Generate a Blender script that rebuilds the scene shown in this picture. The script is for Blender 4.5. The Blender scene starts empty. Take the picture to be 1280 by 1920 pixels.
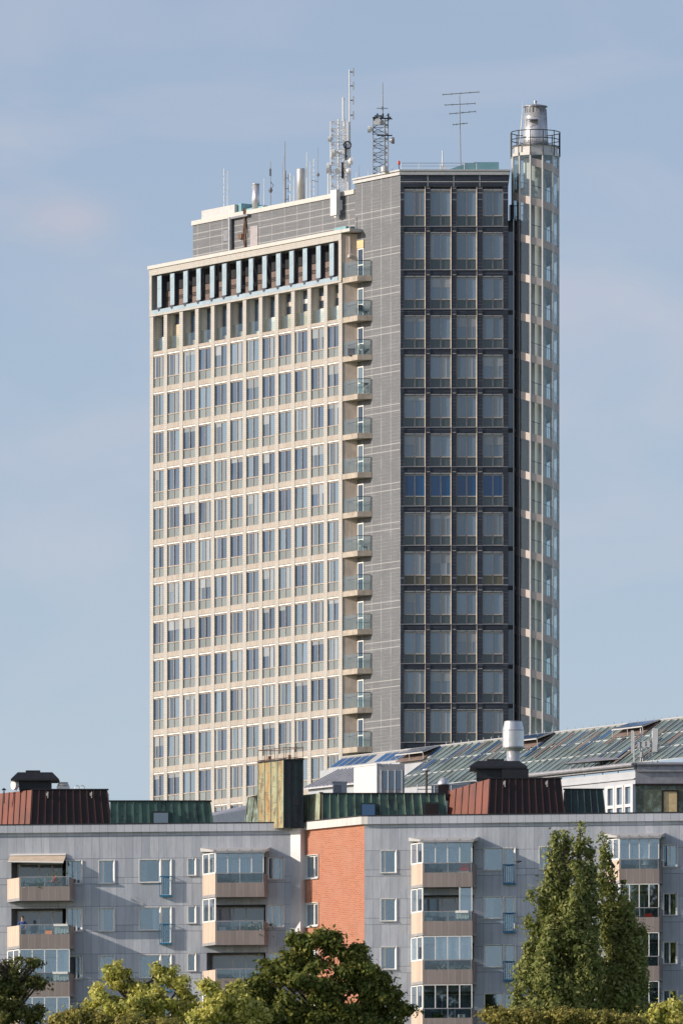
import bpy, math, random
import numpy as np
from mathutils import Vector, Matrix
R = math.radians
rnd = random.Random(7)
scene = bpy.context.scene
COL = scene.collection

# ---------------------------------------------------------------- camera, sky, sun, exposure
F = 18300.0          # focal length in photo pixels (1280 x 1920)
YH = 2789.0          # horizon row
ZC = 1.7             # camera height
cam_d = bpy.data.cameras.new('camera')
cam = bpy.data.objects.new('camera', cam_d); COL.objects.link(cam)
cam.location = (0, 0, ZC); cam.rotation_euler = (R(90), 0, 0)
cam_d.sensor_fit = 'AUTO'; cam_d.sensor_width = 36
cam_d.lens = F / 1920 * 36
cam_d.shift_y = (YH - 960) / 1920
cam_d.clip_start = 1; cam_d.clip_end = 20000
scene.camera = cam
SUN_EL, SUN_AZ = 21.0, 80.0       # azimuth from -Y towards -X
world = bpy.data.worlds.new('World'); scene.world = world; world.use_nodes = True
wn, wl = world.node_tree.nodes, world.node_tree.links
sky = wn.new('ShaderNodeTexSky'); sky.sky_type = 'NISHITA'; sky.sun_disc = False
sky.sun_elevation = R(SUN_EL); sky.sun_rotation = R(-180 + SUN_AZ)
sky.altitude = 0; sky.air_density = 1.0; sky.dust_density = 0.7; sky.ozone_density = 2.0
geo = wn.new('ShaderNodeTexCoord')
off = wn.new('ShaderNodeVectorMath'); off.operation = 'ADD'; off.inputs[1].default_value = (0, 0, 0.055)
wl.new(geo.outputs['Generated'], off.inputs[0]); wl.new(off.outputs[0], sky.inputs[0])
cmap = wn.new('ShaderNodeMapping'); cmap.inputs['Scale'].default_value = (14, 14, 42); cmap.inputs['Location'].default_value = (3.1, 0, 1.0)
wl.new(geo.outputs['Generated'], cmap.inputs[0])
cn = wn.new('ShaderNodeTexNoise'); cn.inputs['Scale'].default_value = 1.6; cn.inputs['Detail'].default_value = 4; cn.inputs['Distortion'].default_value = .7
wl.new(cmap.outputs[0], cn.inputs[0])
cr = wn.new('ShaderNodeMapRange'); cr.inputs[1].default_value = .46; cr.inputs[2].default_value = .75; cr.inputs[3].default_value = .10; cr.inputs[4].default_value = .38
wl.new(cn.outputs[0], cr.inputs[0])
cmix = wn.new('ShaderNodeMix'); cmix.data_type = 'RGBA'; cmix.inputs[7].default_value = (4.6, 4.3, 4.6, 1)
tint = wn.new('ShaderNodeMix'); tint.data_type = 'RGBA'; tint.blend_type = 'MULTIPLY'; tint.inputs[0].default_value = 1; tint.inputs[7].default_value = (1.13, 1.0, .99, 1)
wl.new(sky.outputs[0], tint.inputs[6]); wl.new(cr.outputs[0], cmix.inputs[0]); wl.new(tint.outputs[2], cmix.inputs[6])
vd = wn.new('ShaderNodeVectorMath'); vd.operation = 'SUBTRACT'; vd.inputs[1].default_value = (-.0285, .99, .1285); wl.new(geo.outputs['Generated'], vd.inputs[0])
vs_ = wn.new('ShaderNodeVectorMath'); vs_.operation = 'MULTIPLY'; vs_.inputs[1].default_value = (1, .1, 1.9); wl.new(vd.outputs[0], vs_.inputs[0])
vl = wn.new('ShaderNodeVectorMath'); vl.operation = 'LENGTH'; wl.new(vs_.outputs[0], vl.inputs[0])
vr = wn.new('ShaderNodeMapRange'); vr.interpolation_type = 'SMOOTHSTEP'; vr.inputs[1].default_value = .0095; vr.inputs[2].default_value = .0; vr.inputs[3].default_value = 0; vr.inputs[4].default_value = .5; wl.new(vl.outputs['Value'], vr.inputs[0])
n2 = wn.new('ShaderNodeTexNoise'); n2.inputs['Scale'].default_value = 160; n2.inputs['Detail'].default_value = 4; wl.new(geo.outputs['Generated'], n2.inputs[0])
vm = wn.new('ShaderNodeMath'); vm.operation = 'MULTIPLY'; wl.new(vr.outputs[0], vm.inputs[0]); wl.new(n2.outputs[0], vm.inputs[1])
pk = wn.new('ShaderNodeMix'); pk.data_type = 'RGBA'; pk.inputs[7].default_value = (4.6, 3.9, 4.1, 1); wl.new(vm.outputs[0], pk.inputs[0]); wl.new(cmix.outputs[2], pk.inputs[6])
wl.new(pk.outputs[2], wn['Background'].inputs[0]); wn['Background'].inputs[1].default_value = 0.15
sun_d = bpy.data.lights.new('sun', 'SUN'); sun_d.energy = 4.7; sun_d.angle = R(0.5); sun_d.color = (1.0, 0.89, 0.76)
sun = bpy.data.objects.new('sun', sun_d); COL.objects.link(sun)
sdir = Vector((-math.sin(R(SUN_AZ)) * math.cos(R(SUN_EL)), -math.cos(R(SUN_AZ)) * math.cos(R(SUN_EL)), math.sin(R(SUN_EL))))
sun.rotation_euler = sdir.to_track_quat('Z', 'Y').to_euler(); sun.location = (0, 0, 200)
scene.view_settings.view_transform = 'Standard'; scene.view_settings.look = 'None'
scene.view_settings.exposure = 0; scene.view_settings.gamma = 1
scene.cycles.max_bounces = 6; scene.cycles.transparent_max_bounces = 12

# ---------------------------------------------------------------- materials
MATS = {}
class NB:
    def __init__(s, name):
        s.m = bpy.data.materials.new(name); s.m.use_nodes = True
        s.t = s.m.node_tree; s.n = s.t.nodes; s.b = s.n['Principled BSDF']; MATS[name] = s.m
    def L(s, a, b): s.t.links.new(a, b)
    def node(s, typ, **k):
        n = s.n.new(typ)
        for a, v in k.items(): setattr(n, a, v)
        return n
    def math(s, op, a, b=None, c=None):
        n = s.node('ShaderNodeMath', operation=op)
        for i, v in enumerate((a, b, c)):
            if v is None: continue
            if isinstance(v, (int, float)): n.inputs[i].default_value = v
            else: s.L(v, n.inputs[i])
        return n.outputs[0]
    def uv(s):
        n = s.node('ShaderNodeUVMap'); n.uv_map = 'uv'
        return n.outputs[0]
    def sep(s, v):
        n = s.node('ShaderNodeSeparateXYZ'); s.L(v, n.inputs[0]); return n.outputs
    def comb(s, x, y, z=0.0):
        n = s.node('ShaderNodeCombineXYZ')
        for i, v in enumerate((x, y, z)):
            if isinstance(v, (int, float)): n.inputs[i].default_value = v
            else: s.L(v, n.inputs[i])
        return n.outputs[0]
    def noise(s, vec, scale, detail=3, rough=.55):
        n = s.node('ShaderNodeTexNoise'); n.inputs['Scale'].default_value = scale
        n.inputs['Detail'].default_value = detail; n.inputs['Roughness'].default_value = rough
        s.L(vec, n.inputs['Vector']); return n.outputs[0]
    def white(s, vec):
        n = s.node('ShaderNodeTexWhiteNoise'); n.noise_dimensions = '3D'; s.L(vec, n.inputs['Vector']); return n.outputs[0]
    def rng(s, v, a, b, c, d):
        n = s.node('ShaderNodeMapRange'); s.L(v, n.inputs[0])
        for i, q in enumerate((a, b, c, d)): n.inputs[i + 1].default_value = q
        return n.outputs[0]
    def mix(s, f, a, b, bt='MIX'):
        n = s.node('ShaderNodeMix', data_type='RGBA', blend_type=bt)
        if isinstance(f, (int, float)): n.inputs[0].default_value = f
        else: s.L(f, n.inputs[0])
        for i, v in ((6, a), (7, b)):
            if isinstance(v, tuple): n.inputs[i].default_value = (*v[:3], 1)
            else: s.L(v, n.inputs[i])
        return n.outputs[2]
    def scale(s, v, x, y, z):
        n = s.node('ShaderNodeVectorMath', operation='MULTIPLY'); s.L(v, n.inputs[0]); n.inputs[1].default_value = (x, y, z); return n.outputs[0]
    def bump(s, h, strength=.3, dist=.02):
        n = s.node('ShaderNodeBump'); n.inputs['Strength'].default_value = strength; n.inputs['Distance'].default_value = dist
        s.L(h, n.inputs['Height']); s.L(n.outputs[0], s.b.inputs['Normal'])
    def fin(s, col=None, rough=.6, metal=0., spec=.5):
        if col is not None:
            if isinstance(col, tuple): s.b.inputs['Base Color'].default_value = (*col[:3], 1)
            else: s.L(col, s.b.inputs['Base Color'])
        if isinstance(rough, (int, float)): s.b.inputs['Roughness'].default_value = rough
        else: s.L(rough, s.b.inputs['Roughness'])
        s.b.inputs['Metallic'].default_value = metal
        s.b.inputs['Specular IOR Level'].default_value = spec
        return s.m

def plain(name, col, rough=.6, metal=0., var=.18, sc=3.0, streak=0.):
    m = NB(name); g = m.node('ShaderNodeTexCoord').outputs['Object']
    n = m.noise(g, sc, 4)
    c = m.mix(m.rng(n, .3, .7, 0, 1), tuple(x * (1 - var) for x in col), tuple(min(1, x * (1 + var)) for x in col))
    if streak:
        st = m.noise(m.scale(g, 9, 9, .6), 1.0, 4)
        c = m.mix(m.rng(st, .5, .75, 0, streak), c, tuple(x * .45 for x in col))
    return m.fin(c, rough, metal)

def linemask(m, coord, period, width, offset=0.0):
    a = m.math('ADD', coord, offset + 1000 * period)
    fr = m.math('FRACT', m.math('DIVIDE', a, period))
    d = m.math('MINIMUM', fr, m.math('SUBTRACT', 1.0, fr))
    return m.math('LESS_THAN', d, width / period / 2)

def stone_mat():
    m = NB('beige_tile'); uv = m.uv(); o = m.sep(uv)
    br = m.node('ShaderNodeTexBrick'); m.L(uv, br.inputs[0]); br.inputs['Scale'].default_value = 1
    br.inputs['Brick Width'].default_value = .30; br.inputs['Row Height'].default_value = .16; br.inputs['Mortar Size'].default_value = .012
    br.inputs['Color1'].default_value = (.525, .50, .46, 1); br.inputs['Color2'].default_value = (.48, .46, .42, 1); br.inputs['Mortar'].default_value = (.33, .30, .26, 1)
    n = m.noise(m.scale(uv, 1.2, .35, 1), 1.5, 5)
    c = m.mix(m.rng(n, .48, .75, 0, .35), br.outputs[0], (.30, .25, .20))
    m.fin(c, .75); return m
stone_mat()
def band_mat():
    m = NB('stained_concrete'); g = m.node('ShaderNodeTexCoord').outputs['Object']
    n = m.noise(m.scale(g, .8, .8, .3), 1.0, 5); n2 = m.noise(m.scale(g, 8, 8, 1.2), 1.0, 4)
    c = m.mix(m.rng(n, .35, .65, 0, 1), (.49, .445, .39), (.42, .375, .325))
    c = m.mix(m.rng(n2, .48, .70, 0, .6), c, (.27, .20, .155))
    j = linemask(m, m.sep(m.uv())[0], 1.09, .02)
    c = m.mix(m.math('MULTIPLY', j, .5), c, (.3, .24, .19))
    m.fin(c, .8)
band_mat()
def slate(name, base, line, floor=3.067, zoff=0.0, vper=.66):
    m = NB(name); uv = m.uv(); o = m.sep(uv)
    br = m.node('ShaderNodeTexBrick'); m.L(uv, br.inputs[0]); br.inputs['Scale'].default_value = 1
    br.inputs['Brick Width'].default_value = .42; br.inputs['Row Height'].default_value = .13; br.inputs['Mortar Size'].default_value = .008
    b2 = tuple(x * .82 for x in base)
    br.inputs['Color1'].default_value = (*base, 1); br.inputs['Color2'].default_value = (*b2, 1); br.inputs['Mortar'].default_value = (*(x * 1.25 for x in base), 1)
    n = m.noise(m.scale(uv, .5, .3, 1), 1, 5)
    c = m.mix(m.rng(n, .3, .7, 0, .45), br.outputs[0], tuple(x * .68 for x in base))
    # short pale joints
    k = .27
    row = m.math('FLOOR', m.math('DIVIDE', o[1], k))
    cell = m.math('FLOOR', m.math('ADD', m.math('DIVIDE', o[0], 1.1), m.math('MULTIPLY', row, .37)))
    w = m.white(m.comb(cell, row, 3.0))
    mk = m.math('MULTIPLY', linemask(m, o[1], k, .028), m.math('GREATER_THAN', w, .55))
    c = m.mix(m.math('MULTIPLY', mk, .38), c, line)
    v = m.math('MULTIPLY', linemask(m, o[0], vper * 2, .05), m.rng(m.noise(m.scale(uv, 2, .8, 1), 1, 3), .38, .55, .2, .85))
    c = m.mix(v, c, line)
    h1 = linemask(m, o[1], floor, .06, -zoff); h2 = linemask(m, o[1], floor, .06, -zoff - .52)
    h = m.math('MAXIMUM', h1, h2)
    c = m.mix(m.math('MULTIPLY', h, .75), c, line)
    m.fin(c, .55)
def metal_panels():
    m = NB('sheet_metal_cladding'); uv = m.uv(); o = m.sep(uv)
    W, Hh = .5, 2.82
    col = m.math('FLOOR', m.math('DIVIDE', m.math('ADD', o[0], 500), W))
    fz = m.math('MULTIPLY', m.math('FRACT', m.math('DIVIDE', m.math('ADD', o[1], 282), Hh)), Hh)
    r1 = m.math('GREATER_THAN', fz, .38); r2 = m.math('GREATER_THAN', fz, 1.5)
    row = m.math('ADD', m.math('MULTIPLY', m.math('FLOOR', m.math('DIVIDE', m.math('ADD', o[1], 282), Hh)), 3), m.math('ADD', r1, r2))
    w = m.white(m.comb(col, row, 1.0))
    n = m.noise(m.scale(uv, 2.2, 1.1, 1), 1, 3)
    c = m.mix(w, (.43, .46, .505), (.55, .575, .615))
    c = m.mix(m.rng(n, .35, .7, 0, .35), c, (.39, .415, .47))
    stk = m.noise(m.scale(uv, 7, .35, 1), 1, 4)
    c = m.mix(m.rng(stk, .50, .74, 0, .5), c, (.30, .30, .31))
    lv = linemask(m, o[0], W, .022)
    lh = m.math('MAXIMUM', linemask(m, o[1], Hh, .026), m.math('MAXIMUM', linemask(m, o[1], Hh, .026, -.38), linemask(m, o[1], Hh, .022, -1.5)))
    ln = m.math('MAXIMUM', m.math('MULTIPLY', lv, .55), lh)
    c = m.mix(m.math('MULTIPLY', ln, .8), c, (.08, .09, .12))
    fx = m.math('FRACT', m.math('DIVIDE', m.math('ADD', o[0], 500), W))
    tilt = m.math('MULTIPLY', fx, m.math('SUBTRACT', w, .5))
    hgt = m.math('ADD', m.math('MULTIPLY', n, 1.3), m.math('SUBTRACT', m.math('MULTIPLY', tilt, .8), m.math('MULTIPLY', ln, .3)))
    m.bump(hgt, .55, .03)
    m.fin(c, .46, .25)
metal_panels()
def brick_mat():
    m = NB('red_brick'); uv = m.uv()
    br = m.node('ShaderNodeTexBrick'); m.L(uv, br.inputs[0]); br.inputs['Scale'].default_value = 1
    br.inputs['Brick Width'].default_value = .36; br.inputs['Row Height'].default_value = .11; br.inputs['Mortar Size'].default_value = .016; br.inputs['Mortar Smooth'].default_value = .2
    br.inputs['Color1'].default_value = (.40, .125, .06, 1); br.inputs['Color2'].default_value = (.49, .175, .09, 1); br.inputs['Mortar'].default_value = (.44, .27, .20, 1)
    n = m.noise(m.scale(uv, .7, .7, 1), 1, 5)
    c = m.mix(m.rng(n, .4, .7, 0, .4), br.outputs[0], (.46, .24, .17))
    c = m.mix(m.rng(m.noise(m.scale(uv, 3, .5, 1), 1, 4), .55, .8, 0, .35), c, (.28, .11, .07))
    m.bump(br.outputs[1], .3, -.01); m.fin(c, .85)
brick_mat()
def glossy(name, col, rough=.06, ior=1.6, metal=0., wav=.15, var=.25):
    m = NB(name); g = m.node('ShaderNodeTexCoord').outputs['Object']
    oi = m.node('ShaderNodeObjectInfo').outputs['Random']
    isl = m.node('ShaderNodeNewGeometry').outputs['Random Per Island']
    f = m.math('FRACT', m.math('ADD', m.math('MULTIPLY', oi, 7.3), m.math('MULTIPLY', isl, 3.1)))
    c = m.mix(f, tuple(x * (1 - var) for x in col), tuple(x * (1 + var) for x in col))
    m.b.inputs['IOR'].default_value = ior
    m.bump(m.noise(g, 1.3, 2), wav, .02)
    m.fin(c, rough, metal)
def glass(name, tint=(.75, .85, .85), refl=.25, rough=.03, edge=.55):
    m = NB(name)
    tr = m.node('ShaderNodeBsdfTransparent'); tr.inputs[0].default_value = (*tint, 1)
    gl = m.node('ShaderNodeBsdfGlossy'); gl.inputs['Roughness'].default_value = rough; gl.inputs[0].default_value = (.82, .92, 1, 1)
    lw = m.node('ShaderNodeLayerWeight'); lw.inputs[0].default_value = .35
    f = m.rng(lw.outputs['Facing'], 0, 1, refl, min(1, refl + edge))
    mx = m.node('ShaderNodeMixShader'); m.L(f, mx.inputs[0]); m.L(tr.outputs[0], mx.inputs[1]); m.L(gl.outputs[0], mx.inputs[2])
    m.L(mx.outputs[0], m.n['Material Output'].inputs[0])
def patina(name, base, alt, dark, sc=1.2, rough=.6, metal=.2, streaky=True):
    m = NB(name); g = m.node('ShaderNodeTexCoord').outputs['Object']
    a = m.noise(m.scale(g, 3, 3, .7 if streaky else 3), sc * .5, 5); b = m.noise(m.scale(g, 1.4, 1.4, .9), sc, 6, .65)
    c = m.mix(m.rng(a, .38, .62, 0, 1), base, alt)
    c = m.mix(m.rng(b, .48, .66, 0, .85), c, dark)
    m.fin(c, rough, metal)
slate('grey_slate_brick', (.15, .158, .172), (.42, .42, .41))
slate('penthouse_slate', (.145, .152, .165), (.40, .40, .39), floor=1.25, vper=.9)
slate('shaded_slate_brick', (.026, .033, .052), (.30, .32, .36), floor=30, vper=9)  # same grey brick darkened: the right face's shade put into the colour
plain('white_coping', (.58, .55, .51), .5, 0, .08)
plain('pale_metal', (.54, .53, .51), .4, .3, .08)
plain('roof_dark', (.10, .10, .11), .7)
plain('grey_trim', (.33, .33, .35), .5, .3)
plain('window_frame_brown', (.40, .34, .29), .5, .1)
plain('window_frame_pale', (.50, .44, .38), .5, .1)
plain('blind_white', (.85, .83, .78), .5, 0, .05)
plain('white_frame', (.80, .79, .76), .4, 0, .06)
plain('black_metal', (.025, .027, .032), .5, .3)
plain('rail_dark', (.04, .05, .06), .45, .5)
plain('steel', (.66, .66, .66), .32, .55, .08)
plain('steel_dull', (.42, .43, .45), .45, .5, .12)
plain('frame_dull', (.42, .44, .42), .5, .2, .35, .5)
plain('antenna_white', (.72, .71, .68), .4, 0, .06)
plain('antenna_grey', (.22, .23, .25), .5, .3)
plain('concrete_slab', (.45, .39, .32), .8, 0, .2, 2, .5)
plain('concrete_wall', (.56, .47, .39), .85, 0, .15, 1.5, .4)
plain('pale_blue_metal', (.36, .46, .52), .45, .2, .1, 1)
plain('louver_blue', (.31, .40, .46), .5, .2, .12, 1)
plain('louver_dark', (.045, .055, .08), .5, .2, .15, 1)
plain('letter_metal', (.17, .16, .16), .6, .1, .1)
plain('recess_brown', (.19, .14, .12), .8, 0, .2, 1)
plain('recess_black', (.012, .013, .018), .8)
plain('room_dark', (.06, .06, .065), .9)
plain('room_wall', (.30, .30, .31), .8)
plain('curtain_white', (.75, .74, .70), .9, 0, .12, 6)
plain('curtain_beige', (.55, .48, .36), .9, 0, .12, 6)
plain('curtain_green', (.20, .26, .10), .9, 0, .12, 6)
plain('curtain_red', (.42, .09, .04), .9, 0, .2, 6)
plain('teal_box', (.20, .38, .42), .4, .2, .1, 1)
plain('cream_wall', (.80, .77, .68), .7, 0, .05, 1)
plain('stair_band', (.58, .50, .45), .6, .1, .1, 1)
plain('teal_rail', (.015, .16, .30), .4, .1, .1)
plain('awning_cream', (.62, .50, .38), .8, 0, .1, 2)
plain('terracotta', (.42, .15, .06), .8)
plain('orange_plastic', (.85, .26, .05), .5)
plain('red_plastic', (.70, .06, .03), .5)
plain('wood', (.30, .16, .08), .7)
plain('cloth_white', (.85, .84, .80), .9, 0, .05)
plain('skin', (.55, .34, .25), .6, 0, .05)
plain('shirt_blue', (.04, .09, .25), .8)
plain('trousers_dark', (.03, .03, .05), .8)
plain('hair_brown', (.06, .035, .02), .7)
plain('soil', (.05, .035, .025), .9)
plain('flower_red', (.75, .06, .04), .6)
plain('flower_white', (.85, .85, .82), .6)
plain('grey_roof', (.50, .50, .52), .5, .4, .12, 1.5)
plain('grey_fascia', (.42, .44, .47), .5, .3, .08, 1)
plain('panel_white', (.62, .62, .63), .5, .1, .05)
plain('mastic_yellow', (.72, .55, .30), .8)
plain('bark', (.10, .075, .055), .9, 0, .3, 8)
plain('door_grey', (.36, .33, .34), .6)
plain('rust_cable', (.16, .09, .06), .8)
plain('blind_brown', (.25, .15, .10), .8, 0, .1)
plain('ground_green', (.07, .10, .04), .95, 0, .4, .02)
patina('red_copper', (.20, .062, .04), (.16, .055, .038), (.11, .045, .035), .8, .5, .3)
patina('brown_copper', (.034, .02, .019), (.028, .017, .017), (.02, .014, .015), .8, .5, .35)
patina('rib_copper', (.12, .05, .035), (.09, .04, .03), (.06, .03, .03), .8, .5, .3)
patina('green_copper', (.10, .18, .135), (.06, .12, .095), (.02, .035, .035), 1.1, .5, .2)
patina('yellow_copper', (.34, .38, .24), (.38, .22, .08), (.12, .075, .045), 1.6, .6, .1)
patina('shaded_copper', (.02, .024, .03), (.018, .045, .042), (.010, .011, .015), 1.2, .4, .2)  # near-black puts the shade of the stack's front and the link into colour
patina('light_patina', (.38, .44, .32), (.30, .37, .25), (.12, .09, .06), 1.0, .6, .1)
patina('black_copper', (.03, .035, .04), (.025, .06, .06), (.018, .018, .02), 1.2, .45, .3)
patina('patchy_patina', (.10, .12, .09), (.10, .12, .08), (.28, .38, .32), 1.6, .6, .1, False)
glossy('tower_glass', (.065, .10, .155), .05, 1.9)
glossy('tower_glass_pale', (.15, .21, .27), .07, 1.7)
glossy('tower_glass_curtain', (.27, .30, .32), .15, 1.6)
glossy('dark_face_glass', (.155, .215, .275), .06, 2.0, 0, .2, .28)
glossy('dark_face_curtain', (.32, .35, .37), .1, 1.6)
glossy('blue_glass', (.004, .07, .20), .08, 1.7)
glossy('spandrel_glass', (.22, .25, .25), .2, 1.5, 0, .1, .12)
glossy('spandrel_dark', (.075, .10, .105), .12, 1.6, 0, .1, .12)
glossy('spandrel_olive', (.13, .12, .08), .2, 1.5, 0, .1, .3)
glossy('solar_blue', (.012, .075, .19), .08, 1.8, 0, .05, .3)
glass('clear_glass', (.85, .9, .9), .06)
glass('rail_glass', (.88, .92, .91), .04, .03, .12)
glass('stair_glass', (.86, .895, .895), .03, .03, .25)
glass('house_glass', (.80, .87, .92), .19)
def greenhouse_glass():
    m = NB('greenhouse_glass'); isl = m.node('ShaderNodeNewGeometry').outputs['Random Per Island']
    g = m.node('ShaderNodeTexCoord').outputs['Object']
    n = m.noise(g, .35, 4); n2 = m.noise(m.scale(g, 1, 1, 2), 1.4, 4)
    c = m.mix(m.rng(n, .35, .65, 0, 1), (.06, .095, .11), (.17, .21, .165))
    c = m.mix(m.rng(n2, .5, .7, 0, .7), c, (.09, .08, .07))
    c = m.mix(m.math('MULTIPLY', isl, .7), c, (.20, .28, .27))
    m.bump(m.noise(g, .8, 2), .2, .03); m.b.inputs['IOR'].default_value = 1.6
    m.fin(c, .12)
greenhouse_glass()
def panelled(name, base, w=.4, dark=.35):
    m = NB(name); o = m.sep(m.uv())
    cell = m.math('FLOOR', m.math('DIVIDE', m.math('ADD', o[0], 500), w))
    c = m.mix(m.white(m.comb(cell, 1.0, 1.0)), tuple(x * .9 for x in base), tuple(x * 1.08 for x in base))
    c = m.mix(m.math('MULTIPLY', linemask(m, o[0], w, .03), .75), c, tuple(x * dark for x in base))
    c = m.mix(m.rng(m.noise(m.scale(m.uv(), 6, .8, 1), 1, 4), .5, .75, 0, .35), c, tuple(x * .55 for x in base))
    m.fin(c, .6, .1)
panelled('balcony_panel', (.62, .49, .39), .35)
panelled('balcony_front', (.26, .22, .205), .40, 1.5)
panelled('parapet_sheet', (.48, .51, .56), .5, .45)
panelled('parapet_pale', (.62, .60, .57), .5, .6)
def leafmat(name, c1, c2, c3, trans=.35):
    m = NB(name); isl = m.node('ShaderNodeNewGeometry').outputs['Random Per Island']
    g = m.node('ShaderNodeTexCoord').outputs['Object']
    n = m.noise(g, 1.1, 3)
    c = m.mix(m.rng(n, .38, .62, 0, 1), c1, c2); c = m.mix(m.rng(isl, .55, 1, 0, .8), c, c3)
    m.fin(c, .6, 0, .18)
    tl = m.node('ShaderNodeBsdfTranslucent'); m.L(c, tl.inputs[0])
    mx = m.node('ShaderNodeMixShader'); mx.inputs[0].default_value = trans
    m.L(m.b.outputs[0], mx.inputs[1]); m.L(tl.outputs[0], mx.inputs[2]); m.L(mx.outputs[0], m.n['Material Output'].inputs[0])
leafmat('poplar_leaves', (.18, .22, .06), (.26, .29, .085), (.50, .48, .20))
leafmat('maple_leaves', (.09, .13, .03), (.16, .18, .04), (.36, .33, .08))
leafmat('yellow_leaves', (.40, .42, .09), (.56, .53, .13), (.78, .72, .28))
leafmat('oak_leaves', (.11, .14, .045), (.17, .18, .055), (.34, .31, .10))
leafmat('rusty_leaves', (.24, .23, .06), (.33, .29, .08), (.52, .44, .13))
leafmat('plant_leaves', (.06, .12, .03), (.10, .16, .04), (.18, .24, .07))
M = MATS

# ---------------------------------------------------------------- mesh helpers
class MB:
    def __init__(s): s.v = []; s.f = []; s.m = []
    def face(s, pts, mi=0):
        b = len(s.v); s.v += [tuple(p) for p in pts]; s.f.append(tuple(range(b, b + len(pts)))); s.m.append(mi)
    def box(s, x0, x1, y0, y1, z0, z1, mi=0):
        s.hexa([(x0, y0, z0), (x1, y0, z0), (x1, y1, z0), (x0, y1, z0), (x0, y0, z1), (x1, y0, z1), (x1, y1, z1), (x0, y1, z1)], mi)
    def hexa(s, p, mi=0):
        b = len(s.v); s.v += [tuple(q) for q in p]
        for q in ((0, 3, 2, 1), (4, 5, 6, 7), (0, 1, 5, 4), (1, 2, 6, 5), (2, 3, 7, 6), (3, 0, 4, 7)):
            s.f.append(tuple(b + i for i in q)); s.m.append(mi)
    def prism(s, pts, z0, z1, mi=0, top=None):
        top = top or pts; n = len(pts); b = len(s.v)
        s.v += [(x, y, z0) for x, y in pts] + [(x, y, z1) for x, y in top]
        for i in range(n):
            j = (i + 1) % n; s.f.append((b + i, b + j, b + n + j, b + n + i)); s.m.append(mi)
        s.f.append(tuple(b + n + i for i in range(n))); s.m.append(mi)
        s.f.append(tuple(b + i for i in reversed(range(n)))); s.m.append(mi)
    def tube(s, p0, p1, r0, r1=None, n=6, mi=0):
        p0, p1 = Vector(p0), Vector(p1); r1 = r0 if r1 is None else r1
        d = (p1 - p0)
        if d.length < 1e-6: return
        d.normalize(); a = Vector((0, 0, 1)) if abs(d.z) < .9 else Vector((1, 0, 0))
        u = d.cross(a).normalized(); w = d.cross(u); b = len(s.v)
        for c, r in ((p0, r0), (p1, r1)):
            for i in range(n):
                t = 2 * math.pi * i / n; s.v.append(tuple(c + (u * math.cos(t) + w * math.sin(t)) * r))
        for i in range(n):
            j = (i + 1) % n; s.f.append((b + i, b + n + i, b + n + j, b + j)); s.m.append(mi)
        s.f.append(tuple(b + i for i in range(n))); s.m.append(mi)
        s.f.append(tuple(b + n + i for i in reversed(range(n)))); s.m.append(mi)
    def path(s, pts, r, n=6, mi=0):
        for a, b in zip(pts, pts[1:]): s.tube(a, b, r, r, n, mi)
    def lathe(s, prof, cx=0, cy=0, n=24, mi=0):
        b = len(s.v)
        for r, z in prof:
            for i in range(n):
                t = 2 * math.pi * i / n; s.v.append((cx + r * math.cos(t), cy + r * math.sin(t), z))
        for k in range(len(prof) - 1):
            for i in range(n):
                j = (i + 1) % n; s.f.append((b + k * n + i, b + k * n + j, b + (k + 1) * n + j, b + (k + 1) * n + i)); s.m.append(mi)
        s.f.append(tuple(b + i for i in reversed(range(n)))); s.m.append(mi)
        k = len(prof) - 1; s.f.append(tuple(b + k * n + i for i in range(n))); s.m.append(mi)
    def mesh(s, name, mats):
        me = bpy.data.meshes.new(name); me.from_pydata(s.v, [], s.f)
        for m in mats: me.materials.append(M[m])
        me.polygons.foreach_set('material_index', s.m)
        me.update(); uvl = me.uv_layers.new(name='uv'); uv = np.zeros((len(me.loops), 2))
        for p in me.polygons:
            nx, ny, nz = p.normal
            for li in p.loop_indices:
                x, y, z = me.vertices[me.loops[li].vertex_index].co
                if abs(nz) > .9: uv[li] = (x, y)
                else:
                    h = math.hypot(nx, ny); tx, ty = -ny / h, nx / h
                    uv[li] = (x * tx + y * ty, z / max(.3, h))
        uvl.data.foreach_set('uv', uv.ravel()); me.validate(); return me
    def build(s, name, mats, parent=None, loc=(0, 0, 0), rot=0.):
        if isinstance(mats, str): mats = [mats]
        return link(name, s.mesh(name, mats), parent, loc, rot)
def link(name, me, parent=None, loc=(0, 0, 0), rot=0.):
    o = bpy.data.objects.new(name, me); COL.objects.link(o); o.location = loc; o.rotation_euler = (0, 0, rot)
    if parent: o.parent = parent
    return o
def tag(o, label, cat, group=None):
    o['label'] = label; o['category'] = cat
    if group: o['group'] = group
    return o
def thing(name, loc, label, cat, group=None, rot=0.):
    o = link(name, None, None, loc, rot); return tag(o, label, cat, group)
def struct(o): o['kind'] = 'structure'; return o
def smooth(o): o.data.polygons.foreach_set('use_smooth', [True] * len(o.data.polygons)); return o

class Frame:      # x along the wall to the right, y into the building, z up
    def __init__(s, o, deg): s.o = Vector((o[0], o[1], 0)); s.a = R(deg); s.ux = Vector((math.cos(s.a), math.sin(s.a), 0)); s.uy = Vector((-math.sin(s.a), math.cos(s.a), 0))
    def w(s, x, y=0., z=0.): return s.o + s.ux * x + s.uy * y + Vector((0, 0, z))
    def s(s, px, y=0.):
        t = (px - 640) / F; o = s.o + s.uy * y
        return (t * o.y - o.x) / (s.ux.x - t * s.ux.y)
    def z(s, px, py, y=0.):
        p = s.w(s.s(px, y), y); return ZC + (YH - py) / F * p.y
def PX(px, py, Y): return Vector(((px - 640) / F * Y, Y, ZC + (YH - py) / F * Y))

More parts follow.
